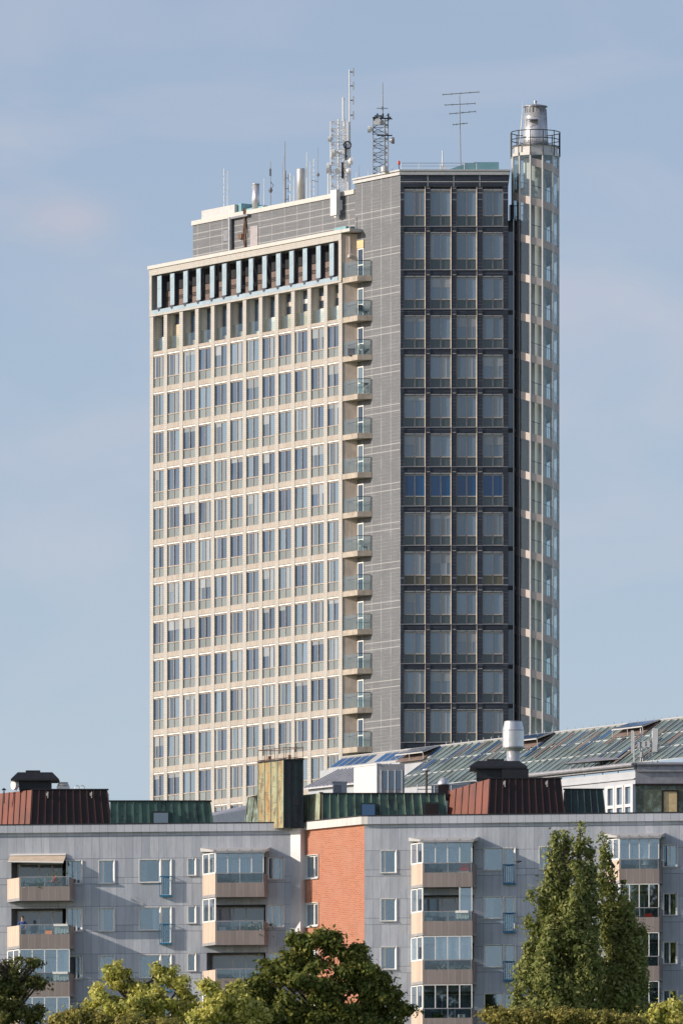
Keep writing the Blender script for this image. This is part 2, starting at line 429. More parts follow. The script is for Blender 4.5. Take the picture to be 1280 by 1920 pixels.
# ---------------------------------------------------------------- ground
g = MB(); xs = [-6000, -300, -80, 80, 300, 6000]; ysg = [(-300, 0), (430, 0), (500, 8), (530, 12), (900, 12), (2500, 12), (9000, 14)]
for i in range(len(xs) - 1):
    for j in range(len(ysg) - 1):
        g.face([(xs[i], ysg[j][0], ysg[j][1]), (xs[i + 1], ysg[j][0], ysg[j][1]), (xs[i + 1], ysg[j + 1][0], ysg[j + 1][1]), (xs[i], ysg[j + 1][0], ysg[j + 1][1])])
struct(g.build('ground', 'ground_green'))
GZ = 12.0

# ================================================================= TOWER
ALPHA = -56.0
C = Vector(((750 - 640) / F * 760, 760, 0))
uxL = Vector((math.cos(R(ALPHA)), math.sin(R(ALPHA)), 0))
G0 = C - uxL * 5.95
B = G0 - Vector((1.17, 0, 0))
FL = Frame(B, ALPHA)          # left facade; x<0 to the left end
FG = Frame(G0, ALPHA)         # grey wall plane, x 0..5.95
FR = Frame(C, 0.0)            # dark facade, x 0..8.4
LX0 = FL.s(282); LW = -LX0
RXW = FR.s(952)
tower = thing('office_tower', (C.x, C.y, GZ), 'tall office tower with beige gridded left face and shaded slate right face', 'tower')
def rel(v): return (v.x - tower.location.x, v.y - tower.location.y, v.z - GZ)
oL, oG, oR = rel(Vector((B.x, B.y, GZ))), rel(Vector((G0.x, G0.y, GZ))), (0, 0, 0)
def zl(v): return v - GZ      # world z -> tower z
FP = 3.067
topL = FL.z(640, 431)                       # parapet top
topR = FR.z(750, 318)
def Rz(py): return FR.z(757, py)
rows_R = [Rz(353.7), Rz(434)] + [Rz(516) - FP * k for k in range(13)]      # window tops
rows_L = [FL.z(625, 605.8) - FP * k for k in range(14)]
# body
bm = MB()
def inL(x, y): p = FL.w(x, y); return (p.x - C.x, p.y - C.y)
def inR(x, y): return (x, y)
tb = zl(topL) - .6
back = [inL(LX0 + .3, 13), ]
bodyA = [inL(LX0 + .35, 1.75), inL(-.35, 1.75), (RXW - .3, 8.0), (RXW + 1, 16), inL(LX0 + 2, 15)]
bm.prism(bodyA, 0, tb)
zlog0 = FL.z(636, 598); zlog1 = FL.z(636, 530)
bm2 = MB()
bodyB = [inL(LX0 + .1, .34), inL(-.35, .34), inL(-.35, 1.7), inL(LX0 + .1, 1.7)]
bm2.prism(bodyB, 0, zl(zlog0) - .05)
bm2.build('inner_wall', 'concrete_wall', tower)
bm.build('core_wall', 'recess_brown', tower)
# grey core block (wall left, tall)
bm = MB()
gx0 = FG.s(665)
def inG(x, y): p = FG.w(x, y); return (p.x - C.x, p.y - C.y)
gb = [inG(gx0, 0), inG(5.95, 0), (.3, .35), (RXW - .3, .35), (RXW, 8), inG(gx0, 9)]
bm.prism(gb, zl(topL) + 0.02, zl(topR) - .45)
bm.prism([inG(.01, 0), inG(5.95, 0), (.3, .35), (RXW - .3, .35), (RXW - .3, 8), inG(.01, 6)], 0, zl(topL) + 0.02)
bm.build('slate_wall', 'grey_slate_brick', tower)
# coping of tall block
bm = MB()
def ring(off): return [inG(gx0 - off, -off), inG(5.95 + off * .6, -off), (RXW + off, -off), (RXW + off, 8), inG(gx0 - off, 9)]
bm.prism(ring(.12), zl(topR) - .42, zl(topR) - .2); bm.prism(ring(.02), zl(topR) - .2, zl(topR) - .12); bm.prism(ring(.16), zl(topR) - .12, zl(topR))
bm.build('coping', 'pale_metal', tower)
# end wall beside balconies (beige), from B to G0, full height
bm = MB(); bm.prism([inL(0, 0), (inG(0, 0)[0], inG(0, 0)[1]), inG(.0, 1.5), inL(-.5, 1.7), inL(-.5, .0)], 0, zl(topL) - .35)
bm.build('end_wall', 'concrete_wall', tower)
# left facade piers
bay = LW / 12; PW = .50
pier_top = zl(FL.z(636, 530))
pier = MB(); pier.box(-PW / 2, PW / 2, -.04, .30, 0, pier_top)
pier_me = pier.mesh('pier', ['beige_tile'])
for i in range(13):
    x = LX0 + bay * i
    if i == 0: x += PW / 2
    elif i == 12: x -= PW / 2 - .02
    p = FL.w(x); link('pier', pier_me, tower, rel(Vector((p.x, p.y, GZ))), R(ALPHA))
bx = [LX0 + PW + .0] + [LX0 + bay * i + PW / 2 for i in range(1, 12)]
ex = [LX0 + bay * i - PW / 2 for i in range(1, 12)] + [-PW + .02]
def Lpart(name, mb, mats): return mb.build(name, mats, tower, oL, R(ALPHA))
WH = 2.68
for k, zt in enumerate(rows_L):
    b = MB()
    z1 = zl(zt) - WH; z0 = z1 - (FP - WH)
    if z0 < 0: continue
    b.box(LX0 + .05, -.05, -.02, .33, z0, z1); Lpart('floor_band', b, 'stained_concrete')
b = MB(); b.box(LX0 + .05, -.05, -.02, 1.6, zl(rows_L[0]), zl(zlog0)); Lpart('floor_band', b, 'stained_concrete')
# loggia row
for i in range(13):
    b = MB(); xc_ = min(max(LX0 + bay * i, LX0 + .16), -.16); b.box(xc_ - .14, xc_ + .14, .302, .95, zl(zlog0), pier_top); Lpart('loggia_side_wall', b, 'cream_wall')
for i in range(12):
    x0, x1 = bx[i] - .1, ex[i] + .1; zz0, zz1 = zl(zlog0), pier_top
    f = MB(); f.box(x0, x1, 0.75, 0.83, zz0, zz0 + .35 + .1 * (i % 3)); f.box(x0, x0 + .1, 0.75, 0.83, zz0 + .3, zz1); f.box(x1 - .1, x1, 0.75, 0.83, zz0 + .3, zz1)
    f.box((x0 + x1) / 2 - .05, (x0 + x1) / 2 + .05, 0.75, 0.83, zz0 + .3, zz1)
    if i > 7: f.box(x0, x1, 0.73, 0.81, zz1 - 1.0, zz1 - .65)
    win = Lpart('loggia_window', f, 'window_frame_pale' if i % 3 else 'white_frame')
    p = MB(); p.box(x0 + .11, x1 - .11, 0.78, 0.81, zz0 + .31, zz1 - .02)
    win_p = p.build('pane', 'tower_glass', win)
    if i in (0, 1, 7, 8, 9, 10, 11):
        c = MB(); c.box(x0 + .12, x1 - (.1 if i > 7 else .5), 0.65, 0.72, zz0 + .1, zz0 + (1.2 if i != 1 else 2.0)); c.build('privacy_screen', 'curtain_beige' if i in (1, 8, 9) else 'curtain_white', win)
    r = MB(); r.box(x0 + .02, x1 - .02, .22, .235, zz0 + .1, zz0 + 1.05); r.build('railing_glass', 'rail_glass', win)
# sign zone
zs0 = FL.z(636, 521); zs1 = FL.z(636, 451)
b = MB(); b.box(LX0, .0, -.12, 1.75, pier_top, pier_top + (zl(zs0) - pier_top) * .45); b.box(LX0 + .05, -.02, -.03, 1.75, pier_top + (zl(zs0) - pier_top) * .45, zl(zs0) - .02)
Lpart('floor_band', b, 'beige_tile')
b = MB(); b.box(LX0 + .35, -PW, -.10, .9, zl(zs0) - .02 - .28, zl(zs0) + .12); Lpart('sign_ledge', b, 'louver_blue')
for xa_, xb_ in ((LX0, LX0 + .35), (-PW + .1, 0)):
    b = MB(); b.box(xa_, xb_, -.1, 1.7, zl(zs0) - .35, zl(zs1)); Lpart('end_pier', b, 'beige_tile')
b = MB(); b.box(LX0, 0, -.12, 1.8, zl(zs1), zl(topL) - .28); Lpart('parapet', b, 'beige_tile')
b = MB(); b.box(LX0 - .1, .14, -.22, 6.0, zl(topL) - .28, zl(topL)); b.box(.14, 1.3, -.2, 6.0, zl(topL) - .26, zl(topL) - .02)
Lpart('coping', b, 'white_coping')
b = MB(); b.box(LX0 + 1.2, -2, 1.5, 5, zl(topL), zl(topL) + .28); Lpart('roof_kerb', b, 'grey_roof')
b = MB()
b.box(LX0 + .36, -PW + .09, 1.15, 1.74, zl(zs0) + .1, zl(zs0) + 1.75)
for k in range(3): b.box(LX0 + .36, -PW + .09, 1.11, 1.15, zl(zs0) + .95 + .12 * k, zl(zs0) + 1.0 + .12 * k, 1)
b.box(LX0 + .36, -PW + .09, 1.05, 1.74, zl(zs0) + 1.75, zl(zs1), 1)
Lpart('recess_wall', b, ['recess_brown', 'recess_black'])
letters = {2: 'E', 3: 'X', 4: 'P', 5: 'R', 6: 'E', 7: 'S', 8: 'S', 9: 'E', 10: 'N'}
lpx = [105, 175, 247, 318, 392, 458, 536, 603, 677, 752, 824, 897, 970, 1042]
dg = None
for i, q in enumerate(lpx):
    x = FL.s(260 + q / 2.909); x1 = x + .86
    b = MB(); za, zb = zl(zs0) + .28, zl(zs1) - .12
    b.box(0, .62, 0, .46, 0, zb - za, 0)
    b.m[-6:] = [1, 1, 0, 1, 1, 1]  # side faces dark: their shade is put into the colour, sunlit front blue
    b.box(.08, .54, -.015, 0, (zb - za) - .35, (zb - za) - .1, 2); b.box(.08, .4, -.012, 0, (zb - za) * .6, (zb - za) * .6 + .04, 2)
    b.tube((.31, .23, -.2), (.31, .23, 0), .12, n=8, mi=1)
    b.hexa([(.3, -.08, -.34), (.34, -.08, -.34), (.34, -.05, -.34), (.3, -.05, -.34), (.0, -.08, -.02), (.66, -.08, -.02), (.66, -.05, -.02), (.0, -.05, -.02)], 1)
    p = FL.w(x, -.05)
    lo = b.build('sign_louver', ['louver_blue', 'louver_dark', 'pale_blue_metal'], tower, rel(Vector((p.x, p.y, GZ + za))), R(ALPHA))
    if i in letters:
        cu = bpy.data.curves.new('letter', 'FONT'); cu.body = letters[i]; cu.size = 1; cu.extrude = .02
        tmp = bpy.data.objects.new('letter_tmp', cu); COL.objects.link(tmp)
        dg = bpy.context.evaluated_depsgraph_get(); me = bpy.data.meshes.new_from_object(tmp.evaluated_get(dg))
        bpy.data.objects.remove(tmp); co = np.array([v.co[:] for v in me.vertices])
        mn, mx = co.min(0), co.max(0); s = np.array([.38 / (mx[0] - mn[0]), 2.5 / (mx[1] - mn[1]), 1]); co = (co - mn) * s
        out = np.stack([.622 + co[:, 2] , .04 + co[:, 0], .28 + co[:, 1]], 1)
        me.vertices.foreach_set('co', out.ravel()); me.materials.clear(); me.materials.append(M['letter_metal']); me.update()
        link('letter', me, lo)

# windows
def win_mesh(w, h, variant, face):
    # returns (frame mesh, pane mesh); local x 0..w, z 0..h, y 0 = outer plane
    fr, pn = MB(), MB(); tz = h * .285
    t = .038
    fr.box(0, t, .12, .2, 0, h); fr.box(w - t, w, .12, .2, 0, h); fr.box(w / 2 - t * .7, w / 2 + t * .7, .10, .2, 0, h - .18)
    fr.box(t, w - t, .11, .2, 0, t); fr.box(t, w - t, .10, .21, tz - .04, tz + .04); fr.box(t, w - t, .12, .2, h - .24, h - .18)
    drop = rnd.choice([0, 0, 0, 0, 0, 0, .3, .7]); jt = lambda: rnd.uniform(-.012, .012)
    fr.box(t, w / 2 - .02, .07, .15, h - .14, h - .03, 1); fr.box(w / 2 + .02, w - t, .07, .15, h - .14, h - .03, 1)
    fr.box(t, w - t, .155, .2, h - .175, h, 2)
    for k, (a, b) in enumerate(((t, w / 2 - t * .7), (w / 2 + t * .7, w - t))):
        m = (variant >> k) & 1
        pn.face([(a, .175 + jt(), tz + .04), (b, .175 + jt(), tz + .04), (b, .175 + jt(), h - .24), (a, .175 + jt(), h - .24)], 1 if m else 0)
        if drop and (k == 0 or rnd.random() < .6): pn.box(a, b, .155, .16, h - .24 - drop, h - .24, 3)
        if (variant >> (2 + k)) & 1:
            c = a + (b - a) * (.35 if k == 0 else .6); pn.box(a, c, .158, .162, tz + .04, h - .24, 3)
        pn.box(a, b, .15, .17, t, tz - .04, 2)
    mats = {'L': (['window_frame_brown', 'blind_white', 'recess_black'], ['tower_glass', 'tower_glass_pale', 'spandrel_glass', 'tower_glass_curtain']),
            'R': (['window_frame_pale', 'pale_metal', 'recess_black'], ['dark_face_glass', 'dark_face_glass', 'spandrel_dark', 'dark_face_curtain']),
            'B': (['window_frame_pale', 'pale_metal', 'recess_black'], ['blue_glass', 'blue_glass', 'spandrel_dark', 'blue_glass']),
            'O': (['window_frame_pale', 'pale_metal', 'recess_black'], ['dark_face_glass', 'dark_face_glass', 'spandrel_olive', 'dark_face_curtain'])}[face]
    return fr, pn, mats
cache = {}
def win_get(w, h, v, face):
    k = (round(w, 3), round(h, 3), v, face)
    if True:
        fr, pn, mats = win_mesh(w, h, v, face); cache[k] = (fr.mesh('window', mats[0]), pn.mesh('pane', mats[1]))
    return cache[k]
# dark facade
rw = [(757, 797), (806, 845.5), (855, 893.5), (904, 942.5)]
Hs = [Rz(353.7) - Rz(424), Rz(434) - Rz(505.5)] + [2.62] * 13
prev = zl(topR) - .42
pb = MB(); edges = [FR.s(750)]
for a, b_ in rw: edges += [FR.s(a), FR.s(b_)]
edges.append(RXW)
for i in range(0, len(edges), 2):
    p = MB(); p.box(edges[i] + (.004 if i else 0), edges[i + 1], -.05, .36, 0, zl(Rz(350)))
    p.box(edges[i] + .05, edges[i] + .09 if i else edges[i] + .06, -.058, -.05, 0, zl(Rz(352)), 1) if 0 else None
    p.build('slate_pier', ['shaded_slate_brick'], tower)
    if 0 < i < len(edges) - 2:
        q = MB()
        for k in range(15):
            zc_ = zl(rows_R[k]); q.box(edges[i] + .1, edges[i + 1] - .02, -.06, -.05, zc_ + .0, zc_ + .05)
            q.box((edges[i] + edges[i + 1]) / 2, (edges[i] + edges[i + 1]) / 2 + .06, -.03, -.02, zc_ + .05, zc_ + .40) if k else None
        q.hexa([(edges[i] - .06, .12, 0), (edges[i] - .005, -.07, 0), (edges[i] + .01, -.07, 0), (edges[i] - .04, .12, 0), (edges[i] - .06, .12, zl(Rz(350))), (edges[i] - .005, -.07, zl(Rz(350))), (edges[i] + .01, -.07, zl(Rz(350))), (edges[i] - .04, .12, zl(Rz(350)))])  # slanted pale strip added to stand for the pier's sunlit side
        q.build('metal_trim', 'window_frame_pale', tower)
b = MB(); b.box(.02, RXW - .0, -.045, .36, zl(Rz(350)), zl(topR) - .44); b.build('top_band', ['shaded_slate_brick'], tower)
b = MB(); zz = zl(Rz(341.5)); b.box(0, RXW, -.055, -.045, zz, zz + .06)
for px in (801.5, 850, 898.7): b.box(FR.s(px) - .02, FR.s(px) + .03, -.055, -.045, zl(Rz(350)), zl(topR) - .46)
b.build('metal_trim', 'pale_metal', tower)
for k, zt in enumerate(rows_R):
    h = Hs[k]; z1 = zl(zt) - h; nz = zl(rows_R[k + 1]) if k < 14 else z1 - .45
    b = MB(); b.box(.03, RXW - .03, -.0, .36, nz, z1); b.box(.0, RXW, -.053, .0, z1 - .05, z1 - .005, 1)
    b.build('floor_band', ['shaded_slate_brick', 'grey_trim'], tower)
    for j, (a, c) in enumerate(rw):
        x0, x1 = FR.s(a), FR.s(c); face = 'B' if k == 7 else ('O' if k == 9 else 'R')
        v = rnd.choice([0, 0, 4, 8, 12, 8, 0, 4])
        fm, pm = win_get(x1 - x0, h, v, face)
        wo = link('window', fm, tower, (x0, 0.0, zl(zt) - h)); link('pane', pm, wo)
# left facade windows
rest = MB(); rmats = ['window_frame_brown', 'blind_white', 'recess_black', 'tower_glass', 'tower_glass_pale', 'spandrel_glass', 'tower_glass_curtain']
cnt = 0
for k, zt in enumerate(rows_L):
    if zl(zt) - WH < 0: continue
    for i in range(12):
        x0, x1 = bx[i] - .02, ex[i] + .02; w = x1 - x0
        v = rnd.choice([0, 0, 0, 1, 2, 3, 4, 8, 12, 8, 0, 6, 3, 11, 7, 15])
        if i >= 9 and k < 13:
            fm, pm = win_get(w, WH, v, 'L'); p = FL.w(x0, -.075)
            wo = link('window', fm, tower, rel(Vector((p.x, p.y, zt - WH))), R(ALPHA)); link('pane', pm, wo); cnt += 1
        else:
            fr, pn, _ = win_mesh(w, WH, v, 'L')
            for mb, o_ in ((fr, 0), (pn, 3)):
                b0 = len(rest.v); rest.v += [(x + x0, y - .075, z + zl(zt) - WH) for x, y, z in mb.v]
                rest.f += [tuple(b0 + q for q in f) for f in mb.f]; rest.m += [q + o_ for q in mb.m]
ro = Lpart('window', rest, rmats); ro['kind'] = 'stuff'
# balconies of the tower
def tower_balcony(zs, idx):
    b = MB(); w = 2.1; th = .42
    sb = [(0.0, 0.0), (w, 0.0)]
    e = FL
    P0 = inL(0.02, 0); P1 = inL(w, 0); dR = (1.17, 0)
    P2 = (P1[0] + dR[0] - .02, P1[1]); P3 = (P0[0] + dR[0] - .02, P0[1])
    b.prism([P0, P1, P2, P3], zs - th, zs, 0)
    r = b.build('balcony', 'concrete_slab', tower)
    g = MB()
    def seg(a, c, z0, z1, t=.012):
        d = Vector((c[0] - a[0], c[1] - a[1], 0)).normalized(); n = Vector((-d.y, d.x, 0)) * t
        g.hexa([(a[0] - n.x, a[1] - n.y, z0), (c[0] - n.x, c[1] - n.y, z0), (c[0] + n.x, c[1] + n.y, z0), (a[0] + n.x, a[1] + n.y, z0),
                (a[0] - n.x, a[1] - n.y, z1), (c[0] - n.x, c[1] - n.y, z1), (c[0] + n.x, c[1] + n.y, z1), (a[0] + n.x, a[1] + n.y, z1)])
    i1 = (P1[0] - .03, P1[1] + .05); i0 = (P0[0] + .03, P0[1] + .03)
    seg(i0, i1, zs + .03, zs + 1.15); seg(i1, (P2[0] - .1, P2[1] + .05), zs + .03, zs + 1.15)
    g.build('railing_glass', 'rail_glass', r)
    h = MB(); q2 = (P2[0] - .1, P2[1] + .05)
    for c in (i1, q2): h.tube((c[0], c[1], zs), (c[0], c[1], zs + 1.18), .03)
    h.tube((i1[0], i1[1], zs + 1.17), (q2[0], q2[1], zs + 1.17), .025); h.tube((i0[0] + .3, i0[1] + .2, zs + .9), (i1[0], i1[1] + .1, zs + .9), .02)
    h.build('handrail', 'rail_dark', r)
    # door on the grey wall
    d = MB(); x0, x1 = .10, .95
    d.box(x0, x0 + .09, -.06, -.002, 0, 2.25); d.box(x1 - .09, x1, -.06, -.002, 0, 2.25); d.box(x0 + .09, x1 - .09, -.06, -.002, 2.16, 2.25); d.box(x0 + .09, x1 - .09, -.06, -.002, .9, 1.0)
    do = d.build('balcony_door', 'white_frame', tower, (oG[0], oG[1], zs + .02), R(ALPHA))
    p = MB(); p.box(x0 + .09, x1 - .09, -.04, -.003, 0, 2.16); p.build('pane', 'tower_glass_pale' if idx % 2 else 'tower_glass', do)
    return (P0, P1, P2, P3)
bal_z = [FL.z(655, 519), FL.z(655, 593.5) ] + [FL.z(655, 593.5) - FP * k for k in range(1, 13)]
for i, z in enumerate(bal_z):
    if zl(z) > 1: PB = tower_balcony(zl(z), i)
def wp(bx_, by_, z): return Vector((C.x + bx_, C.y + by_, z))
# lamp above top balcony door etc.
b = MB(); b.box(.05, .95, -.08, -.003, 2.3, 2.9); b.build('door_lintel', 'mastic_yellow', tower, (oG[0], oG[1], zl(bal_z[0])), R(ALPHA))
b = MB(); b.tube((-.5, -.05, 2.0), (-.5, -.05, 5.0), .04); b.lathe([(.05, 1.9), (.16, 1.75), (.16, 1.6)], -.5, -.1, 10)
b.build('wall_pipe', 'white_coping', tower, (oG[0] - .1, oG[1], zl(bal_z[0]) - .0), 0)
# penthouse
Ppl = .35
px0 = FG.s(362, Ppl); px1 = FG.s(665, Ppl) + .1
pz = zl(FG.z(665, 355, Ppl))
b = MB(); b.box(px0, px1, Ppl, 8, zl(topL) - .3, pz - .35); b.build('penthouse_wall', 'penthouse_slate', tower, oG, R(ALPHA))
b = MB(); b.box(px0 - .1, px1 - .1, Ppl - .1, 8.1, pz - .35, pz); b.build('coping', 'white_coping', tower, oG, R(ALPHA))
b = MB(); xa, xb = FG.s(378, .6), FG.s(440, .6); b.box(xa, xb, .6, 3.6, pz + .002, pz + .75); b.build('roof_hatch', 'pale_metal', tower, oG, R(ALPHA))
b = MB(); b.box(xb + .02, xb + .5, .9, 3.4, pz + .002, pz + .8); b.box(xb + .5, xb + 3.2, 1.2, 3.4, pz + .002, pz + .35); b.build('roof_hatch', 'teal_box', tower, oG, R(ALPHA))
b = MB()
xa = FG.s(433, Ppl - .15); b.tube((xa, Ppl - .2, zl(topL)), (xa, Ppl - .2, pz - .35), .2, n=10); b.box(xa - .3, xa + 2.6, Ppl - .3, Ppl - .02, pz - .5, pz - .34)
b.build('downpipe', 'antenna_grey', tower, oG, R(ALPHA))
b = MB(); xa = FG.s(457, Ppl - .1)
for k in range(4):
    pts = [(xa + .1 * k + .08 * math.sin(k + j * 1.3), Ppl - .1 - .04 * (k % 2), zl(topL) + (pz + .2 - zl(topL)) * j / 8) for j in range(9)]
    b.path(pts, .045, 5)
b.box(xa - .6, xa - .1, Ppl - .25, Ppl - .02, pz - 2.2, pz - 1.8, 0)
b.build('cable_run', 'rust_cable', tower, oG, R(ALPHA))
b = MB(); xa, xb = FG.s(470, Ppl), FG.s(484, Ppl); b.box(xa, xb, Ppl - .05, Ppl - .002, zl(topL), zl(topL) + 1.95); b.build('penthouse_door', 'door_grey', tower, oG, R(ALPHA))
b = MB(); xa, xb = FG.s(420, Ppl), FG.s(428, Ppl); zz = zl(FG.z(424, 452, Ppl)); b.box(xa, xb, Ppl - .05, Ppl - .002, zz, zz + .85); b.build('vent_grille', 'antenna_grey', tower, oG, R(ALPHA))
b = MB(); xa = FG.s(622, -.2); zz = zl(FG.z(628, 404, -.2)); b.box(xa, xa + .85, -.35, .0, zz, zz + 2.0); b.box(xa + .3, xa + .6, -.2, -.1, zz - .15, zz)
b.box(xa, xa + .85, .0, .24, zz + .4, zz + 1.2)
b.build('antenna_panel', 'antenna_white', tower, oG, R(ALPHA))
b = MB(); b.box(FG.s(642, .2) , FG.s(664, .2), -.6, .3, zl(topL) + .0, zl(topL) + .32); b.build('roof_hatch', 'teal_box', tower, oG, R(ALPHA))
# roof of tall block
rz = zl(topR)
b = MB()
b.tube((FR.s(752), .3, rz + .55), (FR.s(895), .3, rz + .55), .025); b.tube((FR.s(752), .3, rz + .32), (FR.s(895), .3, rz + .32), .018)
for px in (752, 785, 825, 870, 893): b.tube((FR.s(px), .3, rz), (FR.s(px), .3, rz + .55), .025)
for px in (668, 690, 710, 735): b.tube((inG(FG.s(px, .2), .2)[0], inG(FG.s(px, .2), .2)[1], rz), (inG(FG.s(px, .2), .2)[0], inG(FG.s(px, .2), .2)[1], rz + .5), .025)
b.build('roof_railing', 'steel_dull', tower)
b = MB(); xa, xm, xb = FR.s(848), FR.s(888), FR.s(935)
b.box(xm, xb, 1, 3.5, rz + .002, rz + .72); b.box(FR.s(871), xm - .01, 1.3, 3.5, rz + .002, rz + .68)
b.hexa([(xa - .7, 1.4, rz + .002), (FR.s(871) - .01, 1.4, rz + .002), (FR.s(871) - .01, 3, rz + .002), (xa - .7, 3, rz + .002), (xa - .7, 1.4, rz + .05), (FR.s(871) - .01, 1.4, rz + .62), (FR.s(871) - .01, 3, rz + .62), (xa - .7, 3, rz + .05)])
b.build('roof_hatch', 'teal_box', tower)
b = MB(); b.lathe([(.3, rz), (.3, rz + .35), (.1, rz + .45)], FR.s(721), 1.2, 12); b.build('roof_vent', 'pale_metal', tower)
# link between the dark face and the stair tower
cyl = Vector(((1003 - 640) / F * 761.8, 761.8, 0)); CR = 44 * 761.8 / F
lz1 = zl(FR.z(952, 410)); lx1 = cyl.x - C.x - .5
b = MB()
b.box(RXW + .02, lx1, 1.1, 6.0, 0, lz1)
b.box(lx1 + .01, cyl.x - C.x - .62, 1.02, 3.0, 0, lz1 - .1)  # added dark box behind the glass, standing in for the left facet's shade
b.build('link_wall_and_shade', 'shaded_copper', tower)
b = MB()
for px, d in ((955, .0), (964, .6), (969, .9), (974, .9)):
    x = FR.s(px); b.box(x - .05, x + .05, .9 - d * .6, 1.05, 0, lz1)
for zt in rows_R:
    if zl(zt) + .4 < lz1: b.box(RXW + .02, FR.s(966), .45, 1.1, zl(zt) + .05, zl(zt) + .40)
b.build('link_frame', 'black_metal', tower)
b = MB(); x = FR.s(961.5); b.box(x, x + .06, .3, .44, 0, lz1); b.build('link_frame', 'pale_metal', tower)
b = MB(); b.box(RXW + .02, FR.s(961), .5, .52, 0, lz1 - .6); b.build('link_glass', 'tower_glass', tower)
b = MB()
for k in range(7): b.tube((RXW + .1 + k * .22, .7, lz1), (RXW + .1 + k * .22, .7, lz1 + 1.1), .025)
b.tube((RXW + .1, .7, lz1 + 1.1), (RXW + 1.5, .7, lz1 + 1.1), .03); b.box(RXW + .15, RXW + .45, .8, 1.2, lz1, lz1 + 1.2)
b.build('link_railing', 'black_metal', tower)

# ================================================================= STAIR TOWER
st = thing('stair_tower', (cyl.x, cyl.y, GZ), 'round glass stair tower with white core and spiral ramps beside the dark facade', 'tower')
KC = F / 760.0
def cz(py): return ZC + (YH - py) / KC - GZ
zt_glass = cz(290); N12 = 12; A0 = -90 - 13
vs = [(CR * math.cos(R(A0 + 30 * k)), CR * math.sin(R(A0 + 30 * k))) for k in range(12)]
b = MB(); b.lathe([(.88, 0), (.88, zt_glass - .1)], -.05, .15, 24); smooth(b.build('core_wall', 'cream_wall', st))
b = MB(); b.box(.42, .9, .9, 1.2, 0, zt_glass - .3); b.build('lift_rail', 'white_frame', st)
# helix: descends from left to right across the front
band, ramp = MB(), MB(); nseg = 12
z0h = cz(376)    # band centre at the front-left vertex on the top turn
turns = int(z0h / FP)
for t in range(-1, turns + 1):
    for k in range(12):
        z_a = z0h - FP * (t + k / 12.0); z_b = z0h - FP * (t + (k + 1) / 12.0)
        if z_b < .3 or z_a > zt_glass: continue
        a, c = vs[k], vs[(k + 1) % 12]; hw = .30
        s = 1.012; a2, c2 = (a[0] * s, a[1] * s), (c[0] * s, c[1] * s); q = .93; a3, c3 = (a[0] * q, a[1] * q), (c[0] * q, c[1] * q)
        band.hexa([(a2[0], a2[1], z_a - hw), (c2[0], c2[1], z_b - hw), (c3[0], c3[1], z_b - hw), (a3[0], a3[1], z_a - hw),
                   (a2[0], a2[1], z_a + hw), (c2[0], c2[1], z_b + hw), (c3[0], c3[1], z_b + hw), (a3[0], a3[1], z_a + hw)])
        q2 = .5; a4, c4 = (a[0] * q2, a[1] * q2), (c[0] * q2, c[1] * q2)
        ramp.hexa([(a3[0], a3[1], z_a - .12), (c3[0], c3[1], z_b - .12), (c4[0], c4[1], z_b - .12), (a4[0], a4[1], z_a - .12),
                   (a3[0], a3[1], z_a + .03), (c3[0], c3[1], z_b + .03), (c4[0], c4[1], z_b + .03), (a4[0], a4[1], z_a + .03)])
band.build('spiral_band', 'stair_band', st); ramp.build('ramp', 'white_coping', st)
b = MB()
for t in range(-1, turns + 1):
    for k in range(12):
        z_a = z0h - FP * (t + k / 12.0) + 1.25; z_b = z_a - FP / 12
        if z_b < .3 or z_a > zt_glass: continue
        a, c = vs[k], vs[(k + 1) % 12]; b.tube((a[0] * .9, a[1] * .9, z_a), (c[0] * .9, c[1] * .9, z_b), .022, n=4)
        for u in (0, .33, .67):
            x, y, z = a[0] * .9 * (1 - u) + c[0] * .9 * u, a[1] * .9 * (1 - u) + c[1] * .9 * u, z_a * (1 - u) + z_b * u; b.tube((x, y, z), (x, y, z - .95), .013, n=4)
b.build('stair_handrail', 'rail_dark', st)
for k in range(12):
    m_ = MB(); x, y = vs[k]; m_.tube((x * 1.0, y * 1.0, 0), (x, y, zt_glass), .085, n=8); m_.build('mullion', 'pale_metal', st)
    g_ = MB(); a, c = vs[k], vs[(k + 1) % 12]; t = .955; s = 1.0
    g_.hexa([(a[0], a[1], 0), (c[0], c[1], 0), (c[0] * .994, c[1] * .994, 0), (a[0] * .994, a[1] * .994, 0), (a[0], a[1], zt_glass), (c[0], c[1], zt_glass), (c[0] * .994, c[1] * .994, zt_glass), (a[0] * .994, a[1] * .994, zt_glass)])
    g_.build('glass_wall', 'stair_glass', st)
def poly(r): return [(v[0] * r / CR, v[1] * r / CR) for v in vs]
b = MB(); b.prism(poly(CR + .1), zt_glass, zt_glass + .22); b.prism(poly(CR - .05), zt_glass + .22, zt_glass + .75); b.prism(poly(CR + .02), zt_glass + .75, zt_glass + .85)
b.build('cap_ring', 'pale_metal', st)
zr = zt_glass + .2
b = MB(); rp = poly(CR + .12)
for k in range(12):
    a, c = rp[k], rp[(k + 1) % 12]
    b.tube((a[0], a[1], zr - .2), (a[0], a[1], zr + 1.75), .045)
    for h in (.62, 1.15, 1.75): b.tube((a[0], a[1], zr + h), (c[0], c[1], zr + h), .035 if h > 1 else .025)
b.build('platform_railing', 'black_metal', st)
b = MB(); zd = zt_glass + .85
b.lathe([(1.0, zd), (1.0, zd + .25)], 0, 0, 20, 1)
b.lathe([(.98, zd + .25), (.98, zd + .5), (.86, zd + 2.6), (.80, zd + 2.6), (.78, zd + 3.05)], 0, 0, 20, 0)
for k in range(20):
    a = 2 * math.pi * k / 20; b.tube((.99 * math.cos(a), .99 * math.sin(a), zd + .3), (.80 * math.cos(a), .80 * math.sin(a), zd + 3.0), .02, n=4)
